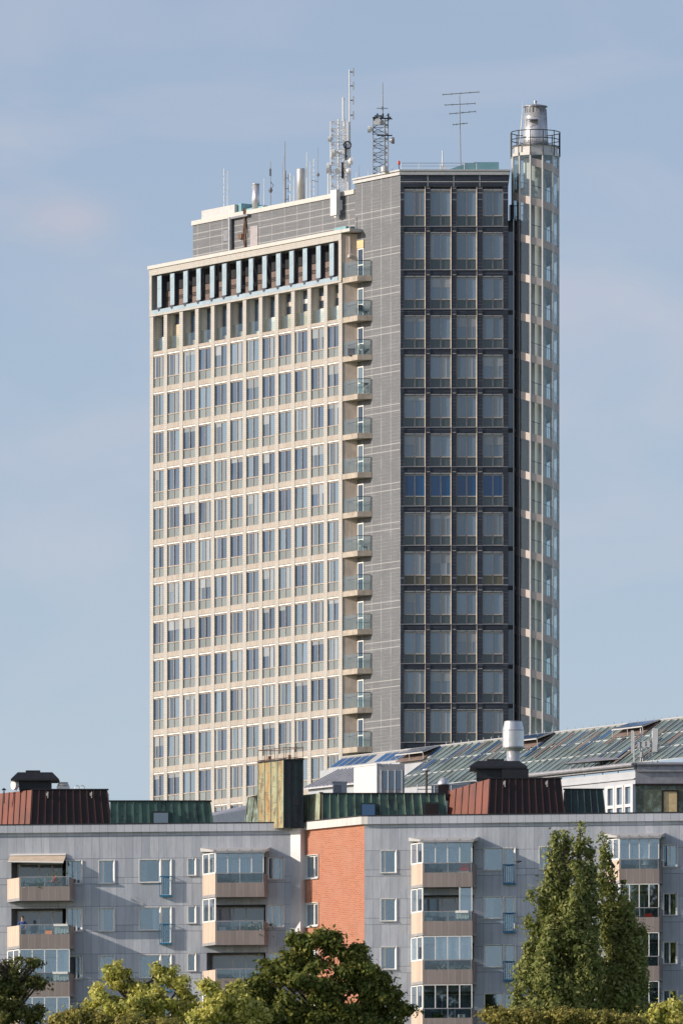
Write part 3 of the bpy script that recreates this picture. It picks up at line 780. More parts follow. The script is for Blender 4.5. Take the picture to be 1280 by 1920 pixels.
b.lathe([(.83, zd + 2.25), (.91, zd + 2.3), (.83, zd + 2.35)], 0, 0, 20, 0)
b.box(-.75, .2, -1.15, -.80, zd + 1.95, zd + 2.02, 1)
b.tube((.1, -.85, zd + 1.5), (.15, -1.1, zd + 1.95), .025, mi=1); b.tube((-.7, -.85, zd + 1.5), (-.7, -1.1, zd + 1.95), .025, mi=1)
drum = smooth(b.build('vent_drum', ['steel', 'antenna_grey'], st))
b = MB(); b.lathe([(.80, zd + 3.05), (.96, zd + 3.12), (.94, zd + 3.17), (.3, zd + 3.32), (.10, zd + 3.34), (.09, zd + 3.5), (.14, zd + 3.5), (.12, zd + 3.6)], 0, 0, 20); b.build('drum_lid', 'steel_dull', drum)
b = MB()
for s in (0, .22): b.tube((.95 + .0, -.2 - s, zd), (.85, -.2 - s, zd + 2.9), .02)
for k in range(12): b.tube((.95 - .008 * k, -.2, zd + .2 + .22 * k), (.95 - .008 * k, -.42, zd + .2 + .22 * k), .015, n=4)
b.build('ladder', 'antenna_grey', drum)
b = MB(); b.tube((-1.25, -.3, zd), (-1.05, -.3, zd + 2.2), .05, .05); b.tube((-1.05, -.3, zd + 2.2), (-1.0, -.3, zd + 3.7), .05, .008)
b.build('lightning_rod', 'antenna_white', st)

# ================================================================= ANTENNAS on the tower roof
def ant(name, px, ybase_z, label, cat, group=None, depth=2.0, frame=FG):
    p = frame.w(frame.s(px, depth), depth); return thing(name, (p.x, p.y, ybase_z), label, cat, group), p
def hz(py, Y): return ZC + (YH - py) / F * Y
phz = pz + GZ; tlz = topR
ag = 'antennas along the penthouse roof edge'
def pole(px, ytop, label, r=.05, mat='antenna_grey', deco=None, name='roof_antenna', base=None, depth=1.5, cat='antenna', group=ag):
    t, p = ant(name, px, base if base else phz, label, cat, group, depth); h = hz(ytop, p.y) - t.location.z
    b = MB(); b.tube((0, 0, 0), (0, 0, h), r, r * .6, 6); b.lathe([(.14, 0), (.12, .06)], 0, 0, 8); b.build('pole', mat, t)
    if deco:
        d = MB(); deco(d, h); d.build('element', mat, t)
    return t
def ladderdeco(n, w=.35, side=1):
    def f(d, h):
        for k in range(n):
            z = h * (.25 + .72 * k / max(1, n - 1)); d.tube((0, 0, z), (side * w, 0, z), .025, n=4); d.tube((side * w, 0, z - .3), (side * w, 0, z + .3), .025, n=4)
    return f
pole(427, 320, 'short pale ladder-like antenna at the far left end of the penthouse roof', .05, 'antenna_white', ladderdeco(5, -.3), depth=2)
pole(495, 333, 'thin plain pole antenna just right of the twin steel flues', .04, 'antenna_white')
def kn(d, h): d.lathe([(.1, h * .35), (.18, h * .4), (.1, h * .45)], 0, 0, 8); d.path([(.0, 0, h * .42), (.25, 0, h * .5), (.0, 0, h * .58)], .03); d.box(-.08, .08, -.08, .08, h * .7, h * .85)
pole(507, 303, 'dark pole antenna with a small round collar near its middle', .045, 'antenna_grey', kn)
def kn2(d, h): d.tube((.0, 0, h * .05), (.0, 0, h * .55), .11); ladderdeco(3, .28)(d, h * .45); d.path([(0, 0, h * .85), (-.18, 0, h * .6), (-.1, 0, h * .3)], .02)
pole(534, 265, 'tallest single pole antenna on the penthouse with a thick dark foot', .06, 'antenna_grey', kn2)
pole(551, 330, 'stubby pale antenna with short side rods left of the fat grey flue', .05, 'antenna_white', ladderdeco(3, .3, -1))
pole(575, 285, 'pale pole antenna close right of the fat grey flue', .05, 'antenna_white', lambda d, h: d.box(-.07, .07, -.07, .07, h * .5, h * .7))
pole(581, 303, 'pale pole antenna with four short rods, second right of the fat flue', .04, 'antenna_white', ladderdeco(4, .3))
def kn3(d, h): d.path([(0, 0, h * .35), (-.5, 0, h * .38), (-.5, 0, 0)], .025); d.lathe([(.06, h * .45), (.14, h * .48), (.06, h * .52)], 0, 0, 8)
pole(596, 277, 'thin grey whip antenna left of the big lattice mast', .035, 'antenna_grey', kn3)
pole(673, 310, 'short thin dark rod on the left edge of the tall block roof', .03, 'antenna_grey', None, base=tlz, depth=1.0)
# flues
for px, ytop, r, lab in ((475, 352, .10, 'slim pale flue pipe, left one of a touching pair'), (480, 346, .28, 'shiny steel flue pipe, wider right one of a touching pair')):
    t, p = ant('flue_pipe', px, phz, lab, 'flue', None, 1.2 if r > .2 else 1.8); h = hz(ytop, p.y) - phz
    b = MB(); b.lathe([(r, 0), (r, h)], 0, 0, 16); b.lathe([(r + .04, h), (r + .04, h + .06)], 0, 0, 16)
    smooth(b.build('pipe', 'steel', t)); c = MB(); c.lathe([(r + .06, 0), (r + .06, .12)], 0, 0, 16); c.build('base_collar', 'steel_dull', t)
t, p = ant('flue_pipe', 564, phz, 'fat matt grey flue pipe standing alone among the antennas', 'flue', None, 1.6); h = hz(316, p.y) - phz
b = MB(); b.lathe([(.33, 0), (.33, h - .1), (.28, h)], 0, 0, 16); smooth(b.build('pipe', 'pale_metal', t)); c = MB(); c.lathe([(.4, 0), (.4, .15)], 0, 0, 16); c.build('base_collar', 'steel_dull', t)
# lattice masts
def lattice(b, x0, x1, y0, y1, h, n, r=.035, r2=.02):
    cs = [(x0, y0), (x1, y0), (x1, y1), (x0, y1)]
    for c in cs: b.tube((c[0], c[1], 0), (c[0], c[1], h), r)
    for k in range(n):
        za, zb = h * k / n, h * (k + 1) / n
        for i in range(4):
            a, c = cs[i], cs[(i + 1) % 4]
            b.tube((a[0], a[1], za), (c[0], c[1], zb), r2, n=4) if (k + i) % 2 else b.tube((c[0], c[1], za), (a[0], a[1], zb), r2, n=4)
            b.tube((a[0], a[1], zb), (c[0], c[1], zb), r2, n=4)
def dish(b, x, y, z, r, ang):
    d = Vector((math.cos(ang), math.sin(ang), 0)); c = Vector((x, y, z)); b.tube(c, c + d * .22, r, r, 12); b.tube(c - d * .18, c, r * .35, r * .9, 12)
t, p = ant('lattice_mast', 637, phz, 'largest lattice antenna mast with pale dishes and a tall ringed pole beside it', 'antenna mast', None, 2.2)
K7 = p.y / F
def X_(px): return (px - 637) * K7
def Z_(py): return (hz(py, p.y) - phz)
b = MB(); lattice(b, X_(620), X_(652), -.1, 1.2, Z_(228), 11, .055, .028); b.tube((X_(634), 0.5, 0), (X_(634), .5, Z_(222)), .07); b.tube((X_(645), .2, 0), (X_(645), .2, Z_(222)), .08)
b.tube((X_(648), .8, 0), (X_(648), .8, Z_(240)), .05); b.build('lattice_frame', 'antenna_white', t)
b = MB(); b.tube((X_(656), 0, 0), (X_(655), 0, Z_(130)), .085, .06)
b.build('pole', 'antenna_white', t)
b = MB()
for py in (135, 161, 188, 216): z = Z_(py); b.tube((X_(655), 0, z), (X_(662), 0, z), .05); b.tube((X_(662), 0, z - .33), (X_(662), 0, z + .33), .05)
b.build('element', 'antenna_grey', t)
b = MB(); b.tube((X_(643), 0, Z_(228)), (X_(643), 0, Z_(183)), .08); b.tube((X_(643), 0, Z_(186)), (X_(646), 0, Z_(186)), .05); b.tube((X_(615), 0, 0), (X_(615), 0, Z_(305)), .06)
b.build('pole', 'antenna_white', t)
for (px, py, r, an) in ((627, 288, .32, math.pi), (636, 287, .2, 0), (617, 317, .4, math.pi), (656, 303, .3, 0), (634, 322, .26, -1.57), (652, 322, .26, 0), (620, 262, .22, math.pi)):
    d = MB(); dish(d, X_(px), -.35, Z_(py), r, an); d.build('dish', 'antenna_white', t)
d = MB()
for k in range(16): a = k * math.pi / 8; d.tube((X_(651) + .28 * math.cos(a), -.3, Z_(273) + .28 * math.sin(a)), (X_(651) + .28 * math.cos(a + .4), -.3, Z_(273) + .28 * math.sin(a + .4)), .06, n=4)
d.box(X_(640), X_(644), -.3, -.1, Z_(335), Z_(305)); d.box(X_(647), X_(650), -.3, -.1, Z_(300), Z_(270)); d.build('cable_coil', 'black_metal', t)
t, p = ant('lattice_mast', 714, tlz, 'smaller lattice antenna mast with dark top ring on the tall block roof', 'antenna mast', None, 2.5)
K7 = p.y / F
def X_(px): return (px - 714) * K7
def Z_(py): return (hz(py, p.y) - tlz)
b = MB(); lattice(b, X_(699), X_(727), -.2, 1.1, Z_(222), 9, .05, .026); b.tube((X_(721), .3, 0), (X_(721), .3, Z_(220)), .06); b.build('lattice_frame', 'antenna_grey', t)
b = MB(); b.tube((X_(717), 0, Z_(222)), (X_(717), 0, Z_(155)), .055, .035); b.tube((X_(706), 0, Z_(203)), (X_(727), 0, Z_(203)), .03); b.box(X_(715.5), X_(718.5), -.06, .06, Z_(206), Z_(200)); b.build('pole', 'antenna_grey', t)
b = MB()
for k in range(10): b.box(X_(699 + k * 3.4), X_(702 + k * 3.4), -.4, -.2 + .15 * (k % 3), Z_(226 - 3 * (k % 4)), Z_(220 - 3 * (k % 3)))
b.tube((X_(698), -.3, Z_(222)), (X_(735), -.3, Z_(224)), .05); b.build('antenna_ring', 'black_metal', t); b = MB(); b.tube((X_(706), -.3, Z_(255)), (X_(735), -.3, Z_(255)), .05); b.build('crossbar', 'black_metal', t)
for px, py, r, an, m_ in ((694, 244, .27, math.pi, 'antenna_white'), (708, 230, .26, -1.57, 'antenna_white'), (734, 265, .26, 0, 'antenna_grey'), (716, 232, .18, -1.57, 'antenna_grey')):
    d = MB(); dish(d, X_(px), -.45, Z_(py), r, an); d.build('dish', m_, t)
pole(829, 267, 'plain white pole standing between the lattice mast and the comb aerial', .075, 'antenna_white', lambda d, h: d.box(-.1, .25, -.1, .1, .2, .45), base=tlz, depth=1.0, group=None)
p = FR.w(FR.s(829, 1.5), 1.5); bpy.data.objects[-1] if 0 else None
o_ = [o for o in COL.objects if o.get('label', '').startswith('plain white pole')][0]; o_.location = (p.x, p.y, tlz)
p = FR.w(FR.s(863, 2), 2); t = thing('comb_aerial', (p.x, p.y, tlz), 'tall aerial with four horizontal crossbars above the teal roof box', 'antenna')
K7 = p.y / F
def X_(px): return (px - 863) * K7
def Z_(py): return (hz(py, p.y) - tlz)
b = MB(); b.tube((0, 0, 0), (X_(861), 0, Z_(178)), .06, .035); b.build('pole', 'antenna_grey', t)
for y0, xa, ya, xb, yb in ((175, 829, 177.5, 897, 172.5), (195, 833, 197, 890, 194), (211, 842, 213.5, 891, 209), (232, 848, 234, 875, 231)):
    b = MB(); b.tube((X_(xa), 0, Z_(ya)), (X_(xb), 0, Z_(yb)), .032, n=5)
    n_ = 5
    for k in range(n_): u = k / (n_ - 1); x = X_(xa) * (1 - u) + X_(xb) * u; z = Z_(ya) * (1 - u) + Z_(yb) * u; b.tube((x, -.5, z), (x, .5, z), .02, n=4); b.tube((x, 0, z - .08), (x, 0, z + .08), .03, n=4)
    b.build('crossbar', 'antenna_grey', t)
p = FR.w(FR.s(747.5, .5), .5); t = thing('warning_light', (p.x, p.y, tlz), 'small red warning lamp on a post at the dark corner of the roof', 'lamp')
b = MB(); b.tube((0, 0, 0), (0, 0, .45), .035); b.build('post', 'black_metal', t); b = MB(); b.lathe([(.08, .45), (.1, .5), (.1, .68), (.04, .76)], 0, 0, 10); b.build('lamp', 'red_plastic', t)
# furniture on tower balconies
bc = Vector((C.x + (PB[0][0] + PB[2][0]) / 2, C.y + (PB[0][1] + PB[2][1]) / 2, 0))
def chair(name, p, lab, mat, rot=0., group='furniture on the tower balconies', s=1.):
    t = thing(name, p, lab, 'chair', group, rot)
    b = MB(); b.box(-.22 * s, .22 * s, -.22 * s, .22 * s, .40, .45); b.build('seat', mat, t)
    b = MB(); b.box(-.22 * s, .22 * s, .18 * s, .22 * s, .46, .92); b.build('backrest', mat, t)
    for x in (-.2, .2):
        for y in (-.2, .2): b = MB(); b.box(x * s - .02, x * s + .02, y * s - .02, y * s + .02, 0, .40); b.build('leg', mat, t)
    return t
chair('balcony_chair', (bc.x + .35, bc.y - .1, bal_z[1]), 'dark chair on the second tower balcony from the top, by the door', 'black_metal', .4)
chair('balcony_chair', (bc.x + .85, bc.y - .25, bal_z[1]), 'dark chair on the second tower balcony from the top, by the outer rail', 'rail_dark', -.5)
chair('balcony_chair', (bc.x + .45, bc.y - .1, bal_z[2]), 'white chair on the third tower balcony from the top', 'antenna_white', .6)
chair('balcony_chair', (bc.x + .9, bc.y - .3, bal_z[2]), 'dark chair on the third tower balcony from the top', 'rail_dark', -.2)
t = thing('storage_box', (bc.x - .45, bc.y - .1, bal_z[2]), 'low grey storage box on the third tower balcony from the top', 'box'); b = MB(); b.box(-.3, .3, -.2, .2, 0, .5); b.build('body', 'antenna_grey', t); b = MB(); b.box(-.32, .32, -.22, .22, .5, .56); b.build('lid', 'grey_trim', t)
t = thing('folding_table', (bc.x + .6, bc.y - .2, bal_z[3]), 'pale folding table with crossed legs on the fourth tower balcony', 'table')
b = MB(); b.box(-.4, .4, -.25, .25, .9, .94); b.build('tabletop', 'antenna_white', t)
for s in (-1, 1): b = MB(); b.tube((-.35, .2 * s, 0), (.35, .2 * s, .9), .02); b.tube((.35, .2 * s, 0), (-.35, .2 * s, .9), .02); b.build('leg', 'antenna_white', t)
chair('balcony_chair', (bc.x + .4, bc.y - .1, bal_z[7]), 'pale chair on the eighth tower balcony from the top', 'antenna_white', .3)

# ================================================================= APARTMENT BLOCK
K = Vector(((683 - 640) / F * 570, 570, 0))
FB = Frame(K, ALPHA); bxl = FB.s(565); J = FB.w(bxl)
FLa = Frame(J, -7.4); FRa = Frame(K, -9.0)
apt = thing('apartment_block', (K.x, K.y, GZ), 'grey metal clad apartment block with a red brick bay and stacked balconies', 'building')
def arel(v): return (v.x - K.x, v.y - K.y, v.z - GZ)
HF = 2.82
aj = arel(Vector((J.x, J.y, GZ)))
fr_of = {'L': (FLa, aj, FLa.a), 'R': (FRa, (0, 0, 0), FRa.a), 'B': (FB, (0, 0, 0), FB.a)}
def A(mb, name, mats, w, parent=None): f, o, a = fr_of[w]; return mb.build(name, mats, parent or apt, o if parent is None else (0, 0, 0), a if parent is None else 0)
zp = FRa.z(683, 1529) - GZ            # parapet top (building z)
def zz(w, px, py): return fr_of[w][0].z(px, py) - GZ
def sx(w, px, y=0.): return fr_of[w][0].s(px, y)
holes = {'L': [], 'R': [], 'B': []}
NF = 8
wins = []      # wall, x0,x1,z0,z1, mullions(list of fractions), curtain, kind
ztL = zz('L', 210, 1612.5); zbL = zz('L', 210, 1657)
cur = ['curtain_white', 'curtain_beige', 'curtain_green', 'curtain_white', None, None]
def addwin(w, pa, pb, zt_, zb_, mull, floors=NF, thick=.07, curt=None):
    xa, xb = sx(w, pa), sx(w, pb)
    for k in range(floors):
        a, c = zt_ - HF * k, zb_ - HF * k
        if c < .5: break
        wins.append((w, xa, xb, c, a, mull, thick, (curt if curt and k < 2 else rnd.choice(cur)), k)); holes[w].append((xa, xb, c, a))
addwin('L', 124.5, 155, ztL, zbL, [.62]); addwin('L', 185, 215.6, ztL, zbL, [.28])
addwin('L', 261, 302, zz('L', 290, 1611), zz('L', 290, 1655), [])
addwin('L', 302.5, 322, zz('L', 310, 1611), zz('L', 310, 1679), [])
addwin('L', 351.5, 368, zz('L', 360, 1609), zz('L', 360, 1642), [])
addwin('L', 502, 533, zz('L', 517, 1607), zz('L', 517, 1649), [.3, .7], curt='curtain_green')
addwin('B', 570.6, 597, zz('B', 584, 1602.5), zz('B', 584, 1648), [.62], thick=.12, curt='curtain_white')
addwin('R', 713, 743, zz('R', 728, 1594), zz('R', 728, 1637), [.26])
addwin('R', 906, 943.5, zz('R', 925, 1589.6), zz('R', 925, 1632), [])
addwin('R', 944.5, 965.5, zz('R', 955, 1589.6), zz('R', 955, 1656), [])
addwin('R', 1009.6, 1038, zz('R', 1024, 1587), zz('R', 1024, 1630), [.3])
addwin('R', 1241.5, 1269, zz('R', 1255, 1583.2), zz('R', 1255, 1626), [.45], curt='curtain_beige')
# balcony openings
bals = [('L', 14, 37, 131.5, 104, zz('L', 84, 1691.5)), ('L', 379.7, 404, 495, 490, zz('L', 450, 1684.5)), ('R', 770, 792, 885, 858, zz('R', 838, 1666)), ('R', 1136, 1160, 1235, 1200, zz('R', 1200, 1659))]
BD = 1.7; bspec = []
for w, pa, pf, pe, pin, zslab in bals:
    f = fr_of[w][0]; xa = f.s(pa) ; xf0 = f.s(pf, -BD); xf1 = f.s(pe, -BD)
    for k in range(NF):
        zs = zslab - HF * k
        if zs < .5: break
        holes[w].append((xa + .25, xf1 - .15, zs + .12, zs + 2.45)); bspec.append((w, xa, xf0, xf1, zs, k))
def wall(w, x0, x1, z0, z1, mat, name, th=.12):
    hs = [h for h in holes[w] if h[0] < x1 and h[1] > x0]
    X = sorted({x0, x1, *[q for h in hs for q in (h[0], h[1]) if x0 < q < x1]}); Z = sorted({z0, z1, *[q for h in hs for q in (h[2], h[3]) if z0 < q < z1]})
    b = MB()
    for i in range(len(X) - 1):
        for j in range(len(Z) - 1):
            cx, cz_ = (X[i] + X[i + 1]) / 2, (Z[j] + Z[j + 1]) / 2
            if any(h[0] < cx < h[1] and h[2] < cz_ < h[3] for h in hs): continue
            b.face([(X[i], 0, Z[j]), (X[i + 1], 0, Z[j]), (X[i + 1], 0, Z[j + 1]), (X[i], 0, Z[j + 1])])
    return A(b, name, mat, w)
xL0 = sx('L', -260); xR1 = sx('R', 1560)
wall('L', xL0, 0, 0, zp - .5, 'sheet_metal_cladding', 'metal_wall'); wall('R', .0, xR1, 0, zp - .5, 'sheet_metal_cladding', 'metal_wall'); wall('B', bxl, 0, 0, zp - .5, 'red_brick', 'brick_wall')
# interiors
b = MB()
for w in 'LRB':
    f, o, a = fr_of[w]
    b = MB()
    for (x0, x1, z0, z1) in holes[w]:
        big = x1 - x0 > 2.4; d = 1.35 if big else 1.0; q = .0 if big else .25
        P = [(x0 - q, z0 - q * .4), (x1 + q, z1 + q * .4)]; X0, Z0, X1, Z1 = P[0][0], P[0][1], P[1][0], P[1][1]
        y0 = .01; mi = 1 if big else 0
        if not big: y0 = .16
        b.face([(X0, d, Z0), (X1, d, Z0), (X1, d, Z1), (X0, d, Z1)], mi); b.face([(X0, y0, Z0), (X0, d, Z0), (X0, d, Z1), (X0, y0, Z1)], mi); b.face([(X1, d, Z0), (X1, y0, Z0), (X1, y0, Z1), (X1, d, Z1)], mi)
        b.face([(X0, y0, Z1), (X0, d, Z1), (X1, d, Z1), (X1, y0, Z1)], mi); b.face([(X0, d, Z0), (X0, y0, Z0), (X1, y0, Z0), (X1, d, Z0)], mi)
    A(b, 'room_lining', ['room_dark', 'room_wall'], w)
# back volume so nothing shows through
b = MB(); pj = FLa.w(xL0, 1.6); pk = FRa.w(xR1, 1.6)
def al(v): return (v.x - K.x, v.y - K.y)
b.prism([al(pj), al(FLa.w(.5, 1.6)), al(FB.w(bxl + 2.0, 1.6)), al(FB.w(.5, 1.9)), al(FRa.w(1.8, 1.6)), al(pk), al(FRa.w(xR1, 14)), al(FLa.w(xL0, 14))], 0, zp - .25)
b.build('roof', 'roof_dark', apt)
for w, x0, x1, z0, z1, mull, th, curt, k in wins:
    f = MB(); y0, y1 = .10, .17; W = x1 - x0; H = z1 - z0
    ty = -.035
    f.box(x0, x0 + .035, ty, y0, z0, z1); f.hexa([(x1 - .12, y0, z0), (x1 - .02, ty - .03, z0), (x1 + .02, ty - .03, z0), (x1 + .02, y0, z0), (x1 - .12, y0, z1), (x1 - .02, ty - .03, z1), (x1 + .02, ty - .03, z1), (x1 + .02, y0, z1)]); f.box(x0 + .035, x1 - .125, ty, y0, z0, z0 + .05); f.box(x0 + .035, x1 - .125, ty, y0, z1 - .03, z1)
    f.box(x0, x0 + th, y0, y1, z0, z1); f.box(x1 - th, x1, y0, y1, z0, z1); f.box(x0 + th, x1 - th, y0, y1, z0, z0 + th); f.box(x0 + th, x1 - th, y0, y1, z1 - th, z1)
    for m_ in mull: f.box(x0 + W * m_ - .045, x0 + W * m_ + .045, y0 - .02, y1, z0 + th, z1 - th)
    wo = A(f, 'window', 'white_frame', w)
    p = MB(); p.box(x0 + th - .01, x1 - th + .01, .135, .145, z0 + th - .01, z1 - th + .01); A(p, 'pane', 'house_glass', w, wo)
    s_ = MB(); s_.box(x0 - .03, x1 + .03, -.09, -.036, z0 - .03, z0 + .02); A(s_, 'sill', 'pale_metal', w, wo)
    if curt and k < 5:
        c = MB(); side = rnd.random() < .5; cw = W * rnd.uniform(.25, .5); n_ = 8
        for i in range(n_):
            a0 = (x0 + .05 + cw * i / n_) if side else (x1 - .05 - cw * (i + 1) / n_); yy = .26 + .03 * (i % 2)
            c.hexa([(a0, yy, z0), (a0 + cw / n_, .52 - yy, z0), (a0 + cw / n_, .53 - yy, z0), (a0, yy + .01, z0), (a0, yy, z1), (a0 + cw / n_, .52 - yy, z1), (a0 + cw / n_, .53 - yy, z1), (a0, yy + .01, z1)])
        A(c, 'curtain', curt, w, wo)
# french balconies
for w, pa, pb, ya, yb in (('L', 300.5, 322.5, 1643, 1680), ('R', 943.5, 966, 1621, 1657)):
    x0, x1 = sx(w, pa), sx(w, pb); za, zb = zz(w, pa, ya), zz(w, pa, yb)
    for k in range(5):
        b = MB(); z1, z0 = za - HF * k, zb - HF * k
        b.box(x0, x1, -.28, -.24, z1 - .05, z1); b.box(x0, x1, -.28, -.24, z0, z0 + .05); b.box(x0, x1, -.28, -.036, z0 - .06, z0)
        n_ = 7
        for i in range(n_): x = x0 + (x1 - x0 - .03) * i / (n_ - 1); b.box(x, x + .03, -.275, -.245, z0 + .05, z1 - .05)
        for x in (x0, x1 - .03): b.box(x, x + .03, -.24, -.036, z1 - .05, z1); b.box(x, x + .03, -.24, -.036, z0, z0 + .05)
        fo = A(b, 'balcony_railing', 'teal_rail', w)
        g_ = MB(); g_.box(x0 + .03, x1 - .03, -.245, -.235, z0 + .05, z1 - .05); A(g_, 'railing_mesh', 'railing_blue_glass' if 'railing_blue_glass' in M else 'blue_glass', w, fo) if 0 else None
# balconies
GLZ = {}
glz = {('L', 37): {}, }
balinfo = {}
for w, xa, xf0, xf1, zs, k in bspec:
    b = MB(); hb = .83; hr = 1.36
    poly_ = [(xa, -.0), (xf0, -BD), (xf1, -BD), (xf1, -.0)]
    b.prism(poly_, zs, zs + .16, 0)
    t_ = .05
    sdx, sdy = xf0 - xa, -BD; L_ = math.hypot(sdx, sdy); nx_, ny_ = -sdy / L_, sdx / L_
    def sidebox(bb, u0, u1, z0, z1, mi, th=t_, o=0.):
        a_ = (xa + sdx * u0 + nx_ * o, sdy * u0 + ny_ * o); c_ = (xa + sdx * u1 + nx_ * o, sdy * u1 + ny_ * o)
        n2 = (nx_ * th, ny_ * th)
        bb.hexa([(a_[0], a_[1], z0), (c_[0], c_[1], z0), (c_[0] + n2[0], c_[1] + n2[1], z0), (a_[0] + n2[0], a_[1] + n2[1], z0), (a_[0], a_[1], z1), (c_[0], c_[1], z1), (c_[0] + n2[0], c_[1] + n2[1], z1), (a_[0] + n2[0], a_[1] + n2[1], z1)], mi)
    sidebox(b, 0.02, 1, zs + .16, zs + hr, 1, .06, -.005)
    b.box(xf0 + .02, xf1, -BD - .03, -BD + .02, zs - .02, zs + hb, 2); b.box(xf1 - .05, xf1, -BD + .02, 0, zs + .16, zs + hr, 2)
    bo = A(b, 'balcony', ['room_wall', 'balcony_panel', 'balcony_front'], w)
    r = MB(); r.box(xf0, xf1, -BD - .03, -BD + .04, zs + hr, zs + hr + .05)
    for x in (xf0 + .05, (xf0 + xf1) / 2, xf1 - .08): r.box(x, x + .04, -BD - .02, -BD + .02, zs + hb, zs + hr)
    r.build('handrail', 'grey_trim', bo)
    g_ = MB(); g_.box(xf0 + .09, xf1 - .09, -BD - .005, -BD + .005, zs + hb, zs + hr - .002); g_.build('railing_glass', 'clear_glass', bo)
    # inner window / door in the back wall of the recess
    iw = MB(); yb = 1.28; X0, X1 = xa + .4, xf1 - .3; zb_, zt_ = zs + .2, zs + 2.3
    for x in (X0, X0 + (X1 - X0) * .38, X0 + (X1 - X0) * .62, X1 - .08): iw.box(x, x + .08, yb, yb + .05, zb_, zt_)
    iw.box(X0, X1, yb, yb + .05, zt_, zt_ + .08); iw.box(X0, X1, yb, yb + .05, zs + .9, zs + .98)
    ii = iw.build('inner_window', 'white_frame', bo); pp = MB(); pp.box(X0 + .08, X1 - .08, yb + .02, yb + .03, zb_, zt_); pp.build('pane', 'dark_face_glass', ii)
    key = (w, round(xa, 1)); balinfo.setdefault(key, []).append((xa, xf0, xf1, zs, k))
    idx = [i for i, q in enumerate(bals) if q[0] == w and abs(fr_of[w][0].s(q[1]) - xa) < .1][0]
    full = {0: [0, 0, 1, 1, 0, 1], 1: [1, 0, 0, 1, 0, 1], 2: [1, 2, 1, 1, 1, 1], 3: [1, 1, 1, 1, 1, 1]}[idx]
    mode = full[k] if k < 6 else 0
    zc0 = zs + hr + .05; zc1 = zs + HF - .04
    if k == 0: zc1 = zs + 2.62
    gf = MB(); gp = MB()
    if mode:
        n_ = 4; xs_ = [xf0 + .02 + (xf1 - xf0 - .06) * i / n_ for i in range(n_ + 1)]
        rng_ = range(n_ + 1) if mode == 1 else (3, 4)
        for i in rng_: gf.box(xs_[i] - .02, xs_[i] + .035, -BD - .02, -BD + .03, zc0, zc1)
        if mode == 1: gf.box(xf0, xf1, -BD - .02, -BD + .03, zc1 - .05, zc1)
        gp.box(xs_[0] if mode == 1 else xs_[3], xs_[4], -BD, -BD + .01, zc0, zc1 - .05)
    if mode or (idx, k) == (1, 1):
        for u in (.0, .48, .94): sidebox(gf, u, u + .07, zc0, zc1, 0, .05)
        sidebox(gf, .0, 1., zc1 - .06, zc1 - .001, 0, .045); sidebox(gf, .0, 1., zc0 - .04, zc0 + .05, 0, .045)
        gs = MB(); sidebox(gs, .08, .93, zc0 + .05, zc1 - .06, 0, .01, .02)
        go = gf.build('glazing_frame', 'white_frame', bo); gs.build('pane', 'house_glass', go)
        if gp.v: gp.build('pane', 'house_glass', go)
    if mode and (idx, k) in ((1, 0), (2, 0), (0, 2), (3, 1), (2, 2)):
        c = MB(); x0c, x1c = (xs_[3] + .05, xs_[4] - .05)
        if (idx, k) == (2, 2): x0c, x1c = xs_[1], xs_[4] - .1
        for i in range(10): a0 = x0c + (x1c - x0c) * i / 10; c.box(a0, a0 + (x1c - x0c) / 10, -BD + .10 + .03 * (i % 2), -BD + .12 + .03 * (i % 2), zc0, zc1 - .06)
        c.build('curtain', {(1, 0): 'blind_brown', (2, 0): 'curtain_green', (0, 2): 'curtain_white', (3, 1): 'blind_brown', (2, 2): 'curtain_white'}[(idx, k)], bo)
    if (idx, k) in ((2, 0), (2, 2)):
        c = MB()
        for i in range(4): sidebox(c, .06 + .1 * i, .15 + .1 * i, zc0 + .05, zc1 - .07, 0, .015, .06 + .03 * (i % 2))
        c.build('curtain', 'curtain_red' if k == 0 else 'curtain_white', bo)
    if k == 0 and idx in (1, 2, 3):
        rf = MB(); z_ = zs + 2.62; q = .12
        rf.hexa([(xa - q, .0, z_ + .16), (xf0 - q, -BD - .2, z_ + .01), (xf1 + q, -BD - .2, z_ + .01), (xf1 + q, 0, z_ + .16), (xa - q, .0, z_ + .38), (xf0 - q, -BD - .2, z_ + .12), (xf1 + q, -BD - .2, z_ + .12), (xf1 + q, 0, z_ + .38)])
        ro_ = rf.build('balcony_roof', 'pale_metal', bo); rr = MB(); 
        for i in range(5): x = xf0 + (xf1 - xf0) * i / 4; rr.box(x - .03, x + .03, -BD - .22, -BD - .205, z_ - .05, z_ + .14)
        rr.box(xf0 - q, xf1 + q, -BD - .28, -BD - .225, z_ - .06, z_ + .06); rr.build('gutter', 'grey_trim', ro_)
    if (idx, k) == (0, 0):
        aw = MB(); z_ = zs + 2.5; n_ = 8
        x0a, x1a = xa + .2, xf1 - .5
        aw.hexa([(x0a, -1.05, z_ - .18), (x1a, -1.05, z_ - .26), (x1a, -.01, z_ + .22), (x0a, -.01, z_ + .22), (x0a, -1.05, z_ - .14), (x1a, -1.05, z_ - .22), (x1a, -.01, z_ + .26), (x0a, -.01, z_ + .26)])
        ao = aw.build('awning', 'awning_cream', bo); ab = MB(); ab.tube((x0a, -1.06, z_ - .16), (x1a, -1.06, z_ - .24), .05); ab.box(x0a, x1a, -.12, -.0, z_ + .26, z_ + .36); ab.build('awning_bar', 'blind_white', ao)
